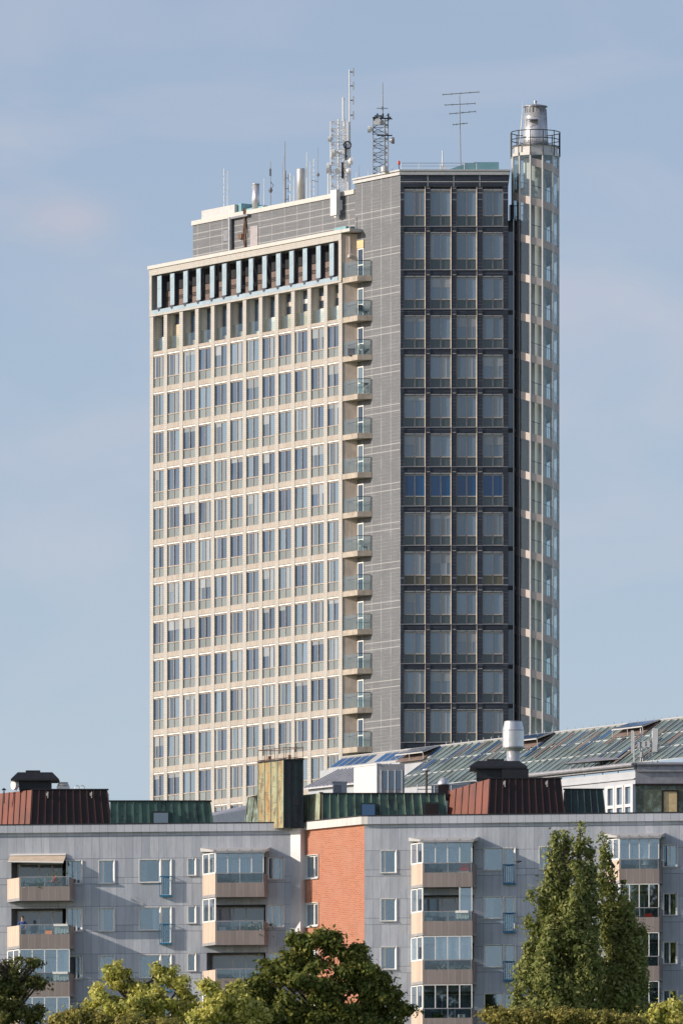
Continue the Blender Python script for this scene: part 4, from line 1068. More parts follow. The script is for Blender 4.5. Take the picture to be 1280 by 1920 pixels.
# white pilaster and pipe in the corner
b = MB(); xa, xb = sx('L', 544.5), sx('L', 566.5, -.0) - .02; b.prism([(xa, 0), (xb, -.66), (xb + .25, -.3), (xb + .1, 0)], 0, zz('L', 555, 1562)); b.prism([(xa - .08, 0), (xb - .02, -.74), (xb + .3, -.3), (xb + .1, 0)], zz('L', 555, 1562), zz('L', 555, 1554)); A(b, 'shaft_box', 'panel_white', 'L')
# parapets
po = .22
def para(w, x0, x1, mat, ext0=0, ext1=0):
    b = MB(); b.box(x0, x1, -po, .5, zp - .52, zp - .06, 0); b.box(x0 - ext0, x1 + ext1, -po - .03, .6, zp - .06, zp, 1); A(b, 'parapet', [mat, 'black_metal'], w)
para('L', xL0, -.05, 'parapet_sheet'); para('R', .25, xR1, 'parapet_sheet'); 
b = MB(); b.prism([al(FB.w(bxl - .02, -po)), al(FB.w(0, -po) ), al(FRa.w(.24, -po)), al(FRa.w(.24, .5)), al(FB.w(bxl, .5))], zp - .52, zp - .06, 0)
b.prism([al(FB.w(bxl - .02, -po - .03)), al(FB.w(0, -po - .03)), al(FRa.w(.24, -po - .03)), al(FRa.w(.24, .5)), al(FB.w(bxl, .5))], zp - .06, zp, 1)
b.build('parapet', ['parapet_pale', 'black_metal'], apt)

# roof volumes
def rib_face(b, p0, p1, p2, p3, n, w, h, mi, cap=True):
    p0, p1, p2, p3 = map(Vector, (p0, p1, p2, p3)); nn = (p1 - p0).cross(p3 - p0).normalized()
    for i in range(n + 1):
        u = min(max(i / n, .004), .996); a, c = p0.lerp(p1, u), p3.lerp(p2, u); t = (p1 - p0).normalized() * w / 2
        b.hexa([a - t, a + t, c + t, c - t, a - t + nn * h, a + t + nn * h, c + t + nn * h, c - t + nn * h], mi)
def mansard(name, pl, pc, pr, yt, Y, matS, matF, ns, nf, slope=.35, capm='black_metal', rib=('rib_copper', 'rib_copper'), depth=3., drop=0.):
    zt_ = ZC + (YH - yt) / F * Y - GZ; zb = zp - .3
    def X(px, yy=Y): return (px - 640) / F * yy - K.x
    c0 = Vector((X(pc), Y - K.y, zb)); r0 = Vector((X(pr) + .15, Y - K.y, zb))
    hh = zt_ - zb; s = slope * hh / 2
    c1 = Vector((X(pc) + (s * .3 if pl is not None else 0), Y - K.y + s, zt_)); r1 = Vector((X(pr) - s * .3, Y - K.y + s, zt_))
    b = MB(); b.face([c0, r0, r1, c1], 0)
    if pl is not None:
        t = (pl - 640) / F; q = (t * Y - (c0.x + K.x)) / (-math.cos(R(ALPHA)) - t * -math.sin(R(ALPHA)))
        dl = Vector((-math.cos(R(ALPHA)), -math.sin(R(ALPHA)), 0)) * q
        l0 = c0 + dl; l1 = c1 + dl + Vector((0, 0, -drop)); b.face([l0, c0, c1, l1], 1)
    else: l0 = c0 + Vector((0, depth, 0)); l1 = c1 + Vector((0, depth, 0)); b.face([l0, c0, c1, l1], 1)
    b.face([r0, r0 + Vector((0, depth, 0)), r1 + Vector((0, depth, 0)), r1], 1)
    b.face([c1, r1, r1 + Vector((0, max(depth, l1.y - c1.y), 0)), l1], 2)
    rib_face(b, c0, r0, r1, c1, nf, .05, .07, 3)
    if ns: rib_face(b, l0, c0, c1, l1, ns, .05, .05, 4)
    o = b.build(name, [matF, matS, capm, rib[0], rib[1]], apt)
    e = MB(); e.box(c1.x - .08, r1.x + .08, c1.y - .1, c1.y + .5, zt_, zt_ + .06); e.build('roof_edge', capm, o)
    return o, zt_, c1, r1
YLw = FLa.w(FLa.s(130)).y + 1.6
m1, zt1, c1, r1 = mansard('copper_mansard', -40, 57, 205, 1480, YLw, 'red_copper', 'brown_copper', 9, 11, .35)  # front copper darker than the sunlit side: shade put into the colour
m2, zt2, c2, r2 = mansard('green_mansard', None, 207, 397, 1502, YLw - .3, 'green_copper', 'green_copper', 0, 13, .3, rib=('green_copper', 'green_copper'))
YRw = FRa.w(FRa.s(950)).y + 1.8
m3, zt3, c3, r3 = mansard('copper_mansard', 838, 914, 1055, 1459, YRw, 'red_copper', 'brown_copper', 6, 11, .35, drop=.45)  # same split, the dark copper carries the front's shade
m4, zt4, c4, r4 = mansard('green_mansard', None, 603, 836, 1488, 574.0, 'green_copper', 'green_copper', 0, 15, .25, rib=('light_patina', 'light_patina'))
m5, zt5, c5, r5 = mansard('green_mansard', None, 1058, 1131, 1480, YRw + .3, 'black_copper', 'black_copper', 0, 6, .2, rib=('green_copper', 'green_copper'))
m6, zt6, c6, r6 = mansard('patina_mansard', 565, 600, 604, 1487, 574.2, 'light_patina', 'brown_copper', 3, 1, .1, rib=('red_copper', 'yellow_copper'))
m7, zt7, c7, r7 = mansard('patina_mansard', 458, 482, 486, 1490, 577.2, 'patchy_patina', 'patchy_patina', 2, 1, .8, rib=('patchy_patina', 'patchy_patina'))
def roofbox(pa, pb, ya, yb, Y, name, mats, d=.8, parent=apt, inset=None):
    x0, x1 = (pa - 640) / F * Y - K.x, (pb - 640) / F * Y - K.x; z1, z0 = ZC + (YH - ya) / F * Y - GZ, ZC + (YH - yb) / F * Y - GZ
    b = MB(); b.box(x0, x1, Y - K.y, Y - K.y + d, z0, z1, 0)
    if inset: b.box(x0 + .08, x1 - .08, Y - K.y - .02, Y - K.y, z0 + .0, z1 - .1, 1)
    return b.build(name, mats, parent)
roofbox(286, 318, 1521, 1560, YLw - .6, 'skylight', ['black_copper', 'tower_glass_pale'], .8, m2, True)
roofbox(676, 705, 1505, 1545, 573.6, 'skylight', ['black_copper', 'solar_blue'], .8, m4, True)
roofbox(795, 822, 1504, 1530, 573.6, 'skylight', ['black_copper', 'brown_copper'], .8, m4, True)
# tall copper stack
Yc = 574.6; xc = (532 - 640) / F * Yc - K.x; zt_ = ZC + (YH - 1425) / F * Yc - GZ; xr = (568 - 640) / F * Yc - K.x
t = (484 - 640) / F; q = (t * Yc - (xc + K.x)) / (-math.cos(R(ALPHA)) + t * math.sin(R(ALPHA))); dl = Vector((-math.cos(R(ALPHA)), -math.sin(R(ALPHA)), 0)) * q
b = MB(); c0 = Vector((xc, Yc - K.y, zp - .4)); r0 = Vector((xr, Yc - K.y, zp - .4)); l0 = c0 + dl; up = Vector((0, 0, zt_ - zp + .4))
b.face([l0, c0, c0 + up, l0 + up], 0); b.face([c0, r0, r0 + up, c0 + up], 1); k0 = r0 + dl
b.face([r0, k0, k0 + up, r0 + up], 1); b.face([k0, l0, l0 + up, k0 + up], 1); b.face([l0 + up, c0 + up, r0 + up, k0 + up], 1)
rib_face(b, l0, c0, c0 + up, l0 + up, 4, .05, .04, 2); rib_face(b, c0, r0, r0 + up, c0 + up, 3, .05, .04, 3)
for j, zf in enumerate((.22, .45, .62, .84)):
    for i in range(4):
        a = l0.lerp(c0, i / 4 + .02) + Vector((0, 0, up.z * (zf + .07 * ((i * 7 + j) % 3 - 1)))); e = l0.lerp(c0, (i + 1) / 4 - .02); e.z = a.z; n_ = Vector((math.sin(R(ALPHA)), -math.cos(R(ALPHA)), 0)) * .025
        b.hexa([a, e, e + Vector((0, 0, .03)), a + Vector((0, 0, .03)), a + n_, e + n_, e + n_ + Vector((0, 0, .03)), a + n_ + Vector((0, 0, .03))], 2)
stack = b.build('copper_stack', ['yellow_copper', 'shaded_copper', 'light_patina', 'shaded_copper'], apt)
b = MB(); b.hexa([l0 + up + Vector((-.08, -.08, 0)), c0 + up + Vector((0, -.12, 0)), r0 + up + Vector((.08, -.12, 0)), k0 + up + Vector((.08, 0, 0)), l0 + up + Vector((-.08, -.08, .06)), c0 + up + Vector((0, -.12, .06)), r0 + up + Vector((.08, -.12, .06)), k0 + up + Vector((.08, 0, .06))]); b.build('stack_coping', 'black_metal', stack)
b = MB(); cs = [l0 + up, c0 + up, r0 + up, k0 + up]
for h in (.12, .72):
    for i in range(4): b.tube(cs[i] + Vector((0, 0, h)), cs[(i + 1) % 4] + Vector((0, 0, h)), .022, n=5)
for i in range(4):
    for u in (0, .33, .66): p = cs[i].lerp(cs[(i + 1) % 4], u); b.tube(p, p + Vector((0, 0, .8)), .018, n=5)
for u in (.25, .7): p = cs[0].lerp(cs[2], u); b.tube(p, p + Vector((0, 0, .35)), .09, n=8)
b.build('roof_railing', 'rust_cable', stack)
roofbox(549, 560, 1492, 1510, Yc - .05, 'wall_hatch', ['black_metal', 'black_copper'], .05, stack)
# black ventilation hoods
def hood(pa, pb, pa2, pb2, yt, ym, yl, yb, Y, lab):
    K8 = Y / F; xm = ((pa + pb) / 2 - 640) * K8; zb = ZC + (YH - yb) * K8
    t = thing('ventilation_hood', (xm, Y, zb), lab, 'vent', 'black ventilation hoods on the copper attics')
    hx = (pb - pa) / 2 * K8; hi = (pb2 - pa2) / 2 * K8; b = MB(); z1 = (yb - yl) * K8; b.box(-hi, hi, -hi * .8, hi * .8, 0, z1 + .1); b.build('duct', 'black_metal', t)
    b = MB(); zm = (yb - ym) * K8; zt_ = (yb - yt) * K8; d = hx * .8
    b.prism([(-hx, -d), (hx, -d), (hx, d), (-hx, d)], z1, zm); b.prism([(-hx, -d), (hx, -d), (hx, d), (-hx, d)], zm, zt_ - .15, 0, [(-hx * .72, -d * .7), (hx * .72, -d * .7), (hx * .72, d * .7), (-hx * .72, d * .7)])
    b.box(-hx * .4, hx * .2, -.3, .3, zt_ - .16, zt_)
    b.build('hood', 'black_metal', t); return t
hood(22, 112, 37, 97, 1445, 1463, 1466, 1482, YLw + 2.2, 'black flared ventilation hood on the left copper attic')
t = hood(880, 987, 893, 975, 1424, 1440, 1444, 1462, YRw + 2.5, 'black flared ventilation hood in front of the silver stack')
K8 = (YRw + 2.5) / F; b = MB(); b.box(.2, 1.75, -1.3, -.4, -.05, .55); b.build('side_duct', 'black_metal', t)
# pot, small pipes, hoops
Y = YLw + 1.5; K8 = Y / F
t = thing('chimney_pot', (*PX(119, 1482, Y)[:2], zt1 + GZ - .1), 'stubby pale grey chimney pot right of the left black hood', 'chimney')
b = MB(); b.box(-.38, .38, -.3, .3, 0, .38); b.build('base', 'grey_fascia', t); b = MB(); b.lathe([(.3, .38), (.34, .42), (.34, .5), (.28, .55), (.3, .62)], 0, 0, 14); b.build('pot', 'pale_metal', t)
t = thing('satellite_dish', (*PX(31, 1485, Y)[:2], zt1 + GZ), 'small white dish peeking out at the left side of the black hood', 'dish')
b = MB(); b.tube((0, 0, 0), (0, 0, .25), .03); b.build('bracket', 'steel_dull', t); b = MB(); dish(b, 0, 0, .35, .28, math.pi * 1.2); b.build('reflector', 'antenna_white', t)
p = PX(8, 1497, Y + .5); t = thing('vent_pipe', (p.x, p.y, p.z - .3), 'thin black capped vent pipe at the left edge of the picture', 'pipe'); b = MB(); b.tube((0, 0, 0), (0, 0, .75), .05); b.build('pipe', 'black_metal', t); b = MB(); b.lathe([(.12, .78), (.14, .82), (.02, .92)], 0, 0, 10); b.build('cap', 'black_metal', t)
for px, lab in ((145.5, 'small wire hoop on the copper roof edge, left one of the two'), (155, 'small wire hoop on the copper roof edge, right one of the two')):
    p = PX(px, 1478, YLw + .4); t = MB(); pts = [(.13 * math.cos(a), 0, .0 + .16 * math.sin(a)) for a in [math.pi * k / 6 for k in range(7)]]; pts = [(pts[0][0], 0, -.1)] + pts + [(pts[-1][0], 0, -.1)]; t.path(pts, .02, 5)
    tag(t.build('roof_hoop', 'steel_dull', None, (p.x, p.y, zt1 + GZ + .1)), lab, 'roof hoop', 'wire hoops on the copper roof edge')
for px, o_, Yq, par in ((90, zt1, YLw, m1), (172, zt1, YLw, m1), (946, zt3, YRw, m3), (1025, zt3, YRw, m3)):
    p = PX(px, 0, Yq); b = MB(); b.box(-.03, .03, -.02, .12, -.35, .02); b.box(-.1, .03, -.04, -.01, -.22, -.05); b.build('roof_hook', 'white_coping', par, (p.x - K.x, p.y - K.y + .15, o_ - .15))
# duct box behind green attic
Y = 577; p = PX(638, 1486, Y); t = thing('duct_unit', (p.x, p.y, zt4 + GZ - .3), 'grey metal duct box standing behind the green attic edge', 'vent')
b = MB(); b.box(-.45, .38, -.3, .3, .2, 1.15); b.build('body', 'grey_fascia', t); b = MB(); b.box(-.36, .05, -.33, -.3, .45, 1.0); b.build('grille', 'antenna_grey', t); b = MB(); b.box(-.5, .5, -.4, .4, 0, .2); b.build('base', 'black_metal', t); b = MB(); b.box(-.5, .45, -.35, .35, 1.15, 1.22); b.build('lid', 'steel_dull', t)
# mushroom vent, post, rail frame
p = PX(831, 1480, Y); t = thing('mushroom_vent', (p.x, p.y, zt4 + GZ - .2), 'small shiny domed roof vent on a dark square base', 'vent')
b = MB(); b.box(-.32, .32, -.3, .3, 0, .9); b.build('base', 'brown_copper', t); b = MB(); b.lathe([(.35, .9), (.37, .98), (.3, 1.15), (.15, 1.32), (.05, 1.36)], 0, 0, 16); smooth(b.build('dome', 'steel', t))
p = PX(799, 1485, Y - 1); t = thing('vent_pipe', (p.x, p.y, zt4 + GZ - .2), 'slim dark vent post with a flat cap left of the domed vent', 'pipe'); b = MB(); b.tube((0, 0, 0), (0, 0, 1.65), .07); b.build('pipe', 'brown_copper', t); b = MB(); b.lathe([(.05, 1.65), (.25, 1.7), (.22, 1.78), (.05, 1.82)], 0, 0, 12); b.build('cap', 'white_coping', t)
p = PX(782, 1480, Y + 1.2); t = thing('safety_rail', (p.x, p.y, zt4 + GZ), 'long low grey safety rail behind the domed vent', 'railing')
b = MB(); b.tube((0, 0, .75), (3.0, 0, .85), .035); b.tube((0, 0, .55), (3.0, 0, .6), .03); b.build('rail', 'steel_dull', t)
for x in (0, 1., 2., 3.): b = MB(); b.tube((x, 0, -.3), (x, 0, .85), .03); b.build('post', 'steel_dull', t)

# ================================================================= GLASS-ROOFED BUILDING
ZG = 650.0
rp = PX(985, 1382, ZG); FGH = Frame((rp.x, rp.y), ALPHA - .5); rz_ = rp.z
FGH = Frame((rp.x, rp.y), -57.5)
gh = thing('glass_roof_building', (rp.x, rp.y, GZ), 'low building with a long sloping glass greenhouse roof in front of the tower', 'building')
def gx(px, y=0.): return FGH.s(px, y)
QH = 4.8; TS = .66; rzl = rz_ - GZ
def slope_pt(x, q, h=0.): return Vector((x - 0, -q, rzl - TS * q + h))     # q = horizontal distance down slope from ridge
xa = gx(836); xz = gx(1420)
n = int((xz - xa) / .8); stepx = (xz - xa) / n
# glass panes
b = MB(); fr = MB(); nq = 3
for i in range(n):
    for j in range(nq):
        x0, x1 = xa + stepx * i + .03, xa + stepx * (i + 1) - .03; q0, q1 = QH * j / nq + .02, QH * (j + 1) / nq - .02
        tl = rnd.uniform(-.05, .05)
        b.face([slope_pt(x0, q1, tl), slope_pt(x1, q1, -tl), slope_pt(x1, q0, tl), slope_pt(x0, q0, -tl)])
pn = b.build('glass_roof', 'greenhouse_glass', gh, (0, 0, 0), FGH.a)
for i in range(n + 1):
    x = xa + stepx * i; fr.hexa([slope_pt(x - .03, QH, 0), slope_pt(x + .03, QH, 0), slope_pt(x + .03, 0, 0), slope_pt(x - .03, 0, 0), slope_pt(x - .03, QH, .09), slope_pt(x + .03, QH, .09), slope_pt(x + .03, 0, .09), slope_pt(x - .03, 0, .09)])
for j in range(nq + 1):
    q = QH * j / nq; fr.hexa([slope_pt(xa, q + .02, .0), slope_pt(xz, q + .02, .0), slope_pt(xz, q - .02, .0), slope_pt(xa, q - .02, 0), slope_pt(xa, q + .02, .04), slope_pt(xz, q + .02, .04), slope_pt(xz, q - .02, .04), slope_pt(xa, q - .02, .04)])
fr.build('roof_frame', 'frame_dull', pn)
# inner roller blinds / dark strips below some panes: opened vents and solar strips
for i in range(0, n):
    if rnd.random() < .8:
        b = MB()
        x = xa + stepx * i; q0 = rnd.uniform(0, 1.) ** 2 * 3; q1 = min(QH - .1, q0 + rnd.uniform(.6, 2.2)); xx = x + rnd.uniform(.05, .35); x2 = min(x + stepx - .05, xx + rnd.uniform(.15, .45)); sk = rnd.uniform(-.25, .25) * 0
        b.hexa([slope_pt(xx, q1, .055), slope_pt(x2, q1, .055), slope_pt(x2, q0 + .05, .055), slope_pt(xx, q0 + .05, .055), slope_pt(xx, q1, .075), slope_pt(x2, q1, .075), slope_pt(x2, q0 + .05, .075), slope_pt(xx, q0 + .05, .075)], rnd.choice([0, 1, 1, 2, 3]))
        b.build('roof_blind', ['solar_blue', 'recess_brown', 'spandrel_olive', 'tower_glass'], pn)
for pa, pb in ((775, 826), (983, 1040), (1181, 1238)):
    x0, x1 = gx(pa), gx(pb); f = MB()
    def vp(x, q, h): return slope_pt(x, q, h)
    f.hexa([vp(x0, 1.5, .55), vp(x1, 1.5, .55), vp(x1, .1, .12), vp(x0, .1, .12), vp(x0, 1.5, .62), vp(x1, 1.5, .62), vp(x1, .1, .2), vp(x0, .1, .2)], 0)
    f.hexa([vp(x0 + .1, 1.4, .625), vp(x1 - .1, 1.4, .625), vp(x1 - .1, .2, .21), vp(x0 + .1, .2, .21), vp(x0 + .1, 1.4, .64), vp(x1 - .1, 1.4, .64), vp(x1 - .1, .2, .23), vp(x0 + .1, .2, .23)], 1)
    f.hexa([vp(x0, 1.45, .05), vp(x1, 1.45, .05), vp(x1, .2, .05), vp(x0, .2, .05), vp(x0, 1.45, .1), vp(x1, 1.45, .1), vp(x1, .2, .1), vp(x0, .2, .1)], 2)
    for x in (x0, (x0 + x1) / 2, x1): f.tube(vp(x, 1.4, .05), vp(x, 1.45, .55), .03, mi=0)
    f.build('roof_flap', ['pale_metal', 'solar_blue', 'recess_brown'], gh, (0, 0, 0), FGH.a)
# ridge, eaves, wall
b = MB(); b.tube(slope_pt(gx(640), 0, .08), slope_pt(xz, 0, .08), .07); 
for i in range(40): x = xa + (xz - xa) * i / 40; b.tube(slope_pt(x, 0, .1), slope_pt(x, 0, .3), .03, n=4)
b.build('ridge', 'pale_metal', gh, (0, 0, 0), FGH.a)
# solar strip on the left
x0s, x1s = gx(641), gx(836); b = MB(); QS = 1.15
b.hexa([slope_pt(x0s, QS, -.05), slope_pt(x1s, QS, -.05), slope_pt(x1s, 0, -.05), slope_pt(x0s, 0, -.05), slope_pt(x0s, QS, .02), slope_pt(x1s, QS, .02), slope_pt(x1s, 0, .02), slope_pt(x0s, 0, .02)], 0)
sr = b.build('solar_roof', 'pale_metal', gh, (0, 0, 0), FGH.a)
npn = 14
for i in range(npn):
    if i == 5: continue
    w_ = (x1s - x0s) / npn; x = x0s + w_ * i; p = MB(); p.hexa([slope_pt(x + .1, QS - .12, .022), slope_pt(x + w_ - .1, QS - .12, .022), slope_pt(x + w_ - .1, .1, .022), slope_pt(x + .1, .1, .022), slope_pt(x + .1, QS - .12, .05), slope_pt(x + w_ - .1, QS - .12, .05), slope_pt(x + w_ - .1, .1, .05), slope_pt(x + .1, .1, .05)]); p.build('solar_panel', 'solar_blue', sr)
# lower parts below the strip
xm = gx(760, -QS); b = MB(); b.box(x0s - 1.0, xm + 3.2, -QS - .0, 2.0, 0, rzl - TS * QS - .06); b.build('upper_wall', 'grey_fascia', gh, (0, 0, 0), FGH.a)
# white lit wall + grey roofed volume (placed nearer)
Yw = 640.0
def W3(px, py, Y=Yw): v = PX(px, py, Y); return Vector((v.x - rp.x, v.y - rp.y, v.z - GZ))
FW = Frame(PX(706, 0, Yw), ALPHA); wo_ = (FW.o.x - rp.x, FW.o.y - rp.y, 0)
wx0 = FW.s(663); wt = FW.z(706, 1434) - GZ; b = MB(); b.box(wx0, 0, 0, .3, 0, wt); b.box(wx0 - .05, .05, -.04, .35, wt, wt + .1); b.build('white_wall', 'panel_white', gh, wo_, R(ALPHA))
b = MB(); x1_ = (758 - 706) * Yw / F; b.box(.05, x1_, .02, .3, 0, wt + .05, 0)
for px in (713, 726, 739, 752): x = (px - 706) * Yw / F; b.box(x, x + .06, -.04, .02, 0, wt - .35, 1); 
b.box(.4, x1_ - .1, -.02, .015, wt - 1.6, wt - .4, 2)
b.build('dormer_wall', ['grey_trim', 'white_frame', 'tower_glass'], gh, wo_, 0)
xg0 = FW.s(566); b = MB(); zr0 = FW.z(663, 1443) - GZ
b.box(xg0, wx0 - .02, .5, 3.5, 0, zr0 - .9, 0)
b.hexa([(xg0 - .1, .2, zr0 - .95), (wx0 - .02, .2, zr0 - .95), (wx0 - .02, 3, zr0 + .4), (xg0 - .1, 3, zr0 + .4), (xg0 - .1, .2, zr0 - .85), (wx0 - .02, .2, zr0 - .85), (wx0 - .02, 3, zr0 + .5), (xg0 - .1, 3, zr0 + .5)], 1)
for i in range(15):
    x = xg0 + (wx0 - xg0) * i / 14 - .1; b.hexa([(x, .2, zr0 - .85), (x + .05, .2, zr0 - .85), (x + .05, 3, zr0 + .5), (x, 3, zr0 + .5), (x, .2, zr0 - .79), (x + .05, .2, zr0 - .79), (x + .05, 3, zr0 + .56), (x, 3, zr0 + .56)], 1)
b.build('seamed_roof', ['grey_fascia', 'grey_roof'], gh, wo_, R(ALPHA))
# low grey roof left of the copper stack
b = MB(); v = W3(395, 1530, 610); v2 = W3(490, 1512, 620)
b.hexa([(v.x, v.y, v.z - 6), (v2.x, v2.y, v2.z - 6), (v2.x, v2.y + 6, v2.z - 6), (v.x, v.y + 6, v.z - 6), (v.x, v.y, v.z), (v2.x, v2.y, v2.z), (v2.x, v2.y + 3, v2.z + .5), (v.x, v.y + 3, v.z + .4)], 0)
b.build('low_roof', 'grey_roof', gh)
# eave building at right
Ye = 626.0
FE = Frame(PX(1190, 0, Ye), ALPHA); eo = (FE.o.x - rp.x, FE.o.y - rp.y, 0); ez = FE.z(1190, 1430) - GZ; ex0 = FE.s(975)
b = MB(); b.box(ex0, 0, 0, .4, 0, ez - .55); b.box(ex0, .0, -.12, .4, ez - 1.05, ez - .98); A0_ = b.build('eave_wall', 'grey_fascia', gh, eo, R(ALPHA))
b = MB(); b.box(ex0, .12, -.25, 1.4, ez - .18, ez); b.box(ex0, .06, -.14, .5, ez - .38, ez - .19); b.tube((ex0, -.3, ez - .15), (.12, -.3, ez - .15), .12, n=8)
b.build('eave', 'grey_trim', gh, eo, R(ALPHA))
b = MB(); b.box(.05, 8, 0.02, 5, 0, ez - 1.35, 0); b.box(.02, 8, -.04, 5, ez - 1.34, ez - .6, 1); b.box(0.1, 8, -.2, 5, ez - .59, ez + .02, 1); b.tube((0.1, -.24, ez - .12), (8, -.24, ez - .12), .12, n=8, mi=1)
b.box(-.02, 8, -.1, 0.02, ez - 1.45, ez - 1.36, 2)
b.build('end_wall', ['patchy_patina', 'grey_trim', 'brown_copper'], gh, eo, 0)
x0, x1 = (1243 - 1190) * Ye / F, (1268 - 1190) * Ye / F; z1 = ZC + (YH - 1484) / F * Ye - GZ
f = MB(); f.box(x0 - .12, x0, -.08, .02, z1 - 2.2, z1 + .1); f.box(x1, x1 + .1, -.08, .02, z1 - 2.2, z1 + .1); f.box(x0, x1, -.08, .02, z1, z1 + .1); wo = f.build('window', 'brown_copper', gh, eo, 0)
f = MB(); f.box(x0, x1, -.02, .015, z1 - 2.2, z1); f.build('blind', 'mastic_yellow', wo)
# white framed windows on the left face of the eave building
for pa, pb in ((1139, 1149), (1156, 1166), (1172, 1182)):
    x0, x1 = FE.s(pa, -.15), FE.s(pb, -.15); z1 = FE.z(1160, 1474, -.15) - GZ - .1
    f = MB(); f.box(x0 - .25, x0, -.2, -.002, z1 - 2.6, z1 + .15); f.box(x1, x1 + .25, -.2, -.002, z1 - 2.6, z1 + .15); f.box(x0, x1, -.2, -.002, z1, z1 + .15); f.box(x0, x1, -.2, -.002, z1 - 1.3, z1 - 1.1)
    wo = f.build('window', 'panel_white', gh, eo, R(ALPHA)); f = MB(); f.box(x0, x1, -.05, -.003, z1 - 2.6, z1); f.build('pane', 'tower_glass_pale', wo)
# awning over the eave
v = W3(1060, 1432, 634); b = MB(); b.hexa([(v.x, v.y, v.z), (v.x + 3.6, v.y - 1, v.z + .25), (v.x + 3.6, v.y + 1, v.z + .25), (v.x, v.y + 1, v.z), (v.x, v.y, v.z + .05), (v.x + 3.6, v.y - 1, v.z + .3), (v.x + 2, v.y + 1, v.z + .5), (v.x + 1.6, v.y + 1, v.z + .5)])
for x in (.3, 1.2, 2.4, 3.4): b.tube((v.x + x, v.y + .3, v.z - .8), (v.x + x, v.y + .3, v.z + .1), .04)
b.build('canopy', 'grey_trim', gh)
# mobile antenna cluster
p = PX(1208, 1432, 630); t = thing('mobile_antennas', (p.x, p.y, p.z), 'cluster of white mobile phone antennas at the eave corner by the glass roof', 'antenna mast')
KM = 630 / F
def XM(px): return (px - 1208) * KM
def ZM(py): return (1432 - py) * KM
b = MB()
for px, y0, y1 in ((1188, 1425, 1372), (1200, 1430, 1366), (1204, 1430, 1400), (1216, 1430, 1380), (1222, 1430, 1370), (1232, 1425, 1368)): b.tube((XM(px), 0, ZM(y0) - .3), (XM(px), 0, ZM(y1)), .045)
b.tube((XM(1185), 0, ZM(1392)), (XM(1233), 0, ZM(1392)), .04); b.tube((XM(1190), 0, ZM(1420)), (XM(1230), 0, ZM(1420)), .04); b.build('poles', 'steel_dull', t)
for pa, pb, ya, yb in ((1182, 1187, 1370, 1413), (1222, 1231, 1366, 1410)): b = MB(); b.box(XM(pa), XM(pb), -.25, -.1, ZM(yb), ZM(ya)); b.build('antenna_panel', 'antenna_white', t)
for pa, pb, ya, yb in ((1193, 1198, 1392, 1403), (1203, 1208, 1390, 1402), (1212, 1217, 1390, 1401), (1198, 1202, 1410, 1420)): b = MB(); b.box(XM(pa), XM(pb), -.2, -.05, ZM(yb), ZM(ya)); b.build('radio_unit', 'antenna_white', t)
# silver flue
p = PX(961.5, 1440, 596); ks = 596 / F; t = thing('steel_chimney', (p.x, p.y, p.z - 2.5), 'wide silver steel exhaust chimney behind the black hood', 'chimney')
b = MB(); b.lathe([(12.5 * ks, 0), (12.5 * ks, 2.5 + 34 * ks)], 0, 0, 28); smooth(b.build('stem', 'steel', t))
b = MB(); z = 2.5 + 34 * ks; b.lathe([(12.5 * ks, z - .1), (20 * ks, z + .12), (20 * ks, z + 36 * ks), (16.5 * ks, z + 53 * ks), (15.5 * ks, z + 53 * ks), (15.5 * ks, z + 48 * ks)], 0, 0, 44); hh_ = b.build('drum', 'steel', t)
b = MB(); b.lathe([(20.4 * ks, z + 35 * ks), (20.4 * ks, z + 37 * ks)], 0, 0, 28); b.lathe([(20.4 * ks, z + .12), (20.4 * ks, z + .2)], 0, 0, 28); b.lathe([(16.9 * ks, z + 52 * ks), (16.9 * ks, z + 53.5 * ks), (15.4 * ks, z + 53.5 * ks)], 0, 0, 28); b.build('ring', 'steel_dull', hh_)
m = M['steel']

# ================================================================= VEGETATION
nprng = np.random.default_rng(5)
def leaves_mesh(name, C_, size, mat, flat=.3, out=None):
    n = len(C_); a = nprng.normal(size=(n, 3)); a[:, 2] += flat
    if out is not None: a = a * .75 + out * 1.1
    a /= np.linalg.norm(a, axis=1, keepdims=True)
    t = nprng.normal(size=(n, 3)); t -= (t * a).sum(1, keepdims=True) * a; t /= np.linalg.norm(t, axis=1, keepdims=True); bt = np.cross(a, t)
    s = (size * nprng.uniform(.6, 1.3, n))[:, None]
    v = np.stack([C_ + t * s, C_ + bt * s * .55 + a * s * .12, C_ - t * s, C_ - bt * s * .55 + a * s * .12], 1).reshape(-1, 3)
    me = bpy.data.meshes.new(name); me.vertices.add(4 * n); me.vertices.foreach_set('co', v.ravel().astype(np.float32))
    me.loops.add(4 * n); me.loops.foreach_set('vertex_index', np.arange(4 * n, dtype=np.int32)); me.polygons.add(n)
    me.polygons.foreach_set('loop_start', (np.arange(n) * 4).astype(np.int32)); me.polygons.foreach_set('loop_total', np.full(n, 4, np.int32))
    me.materials.append(M[mat]); me.update(calc_edges=True); return me
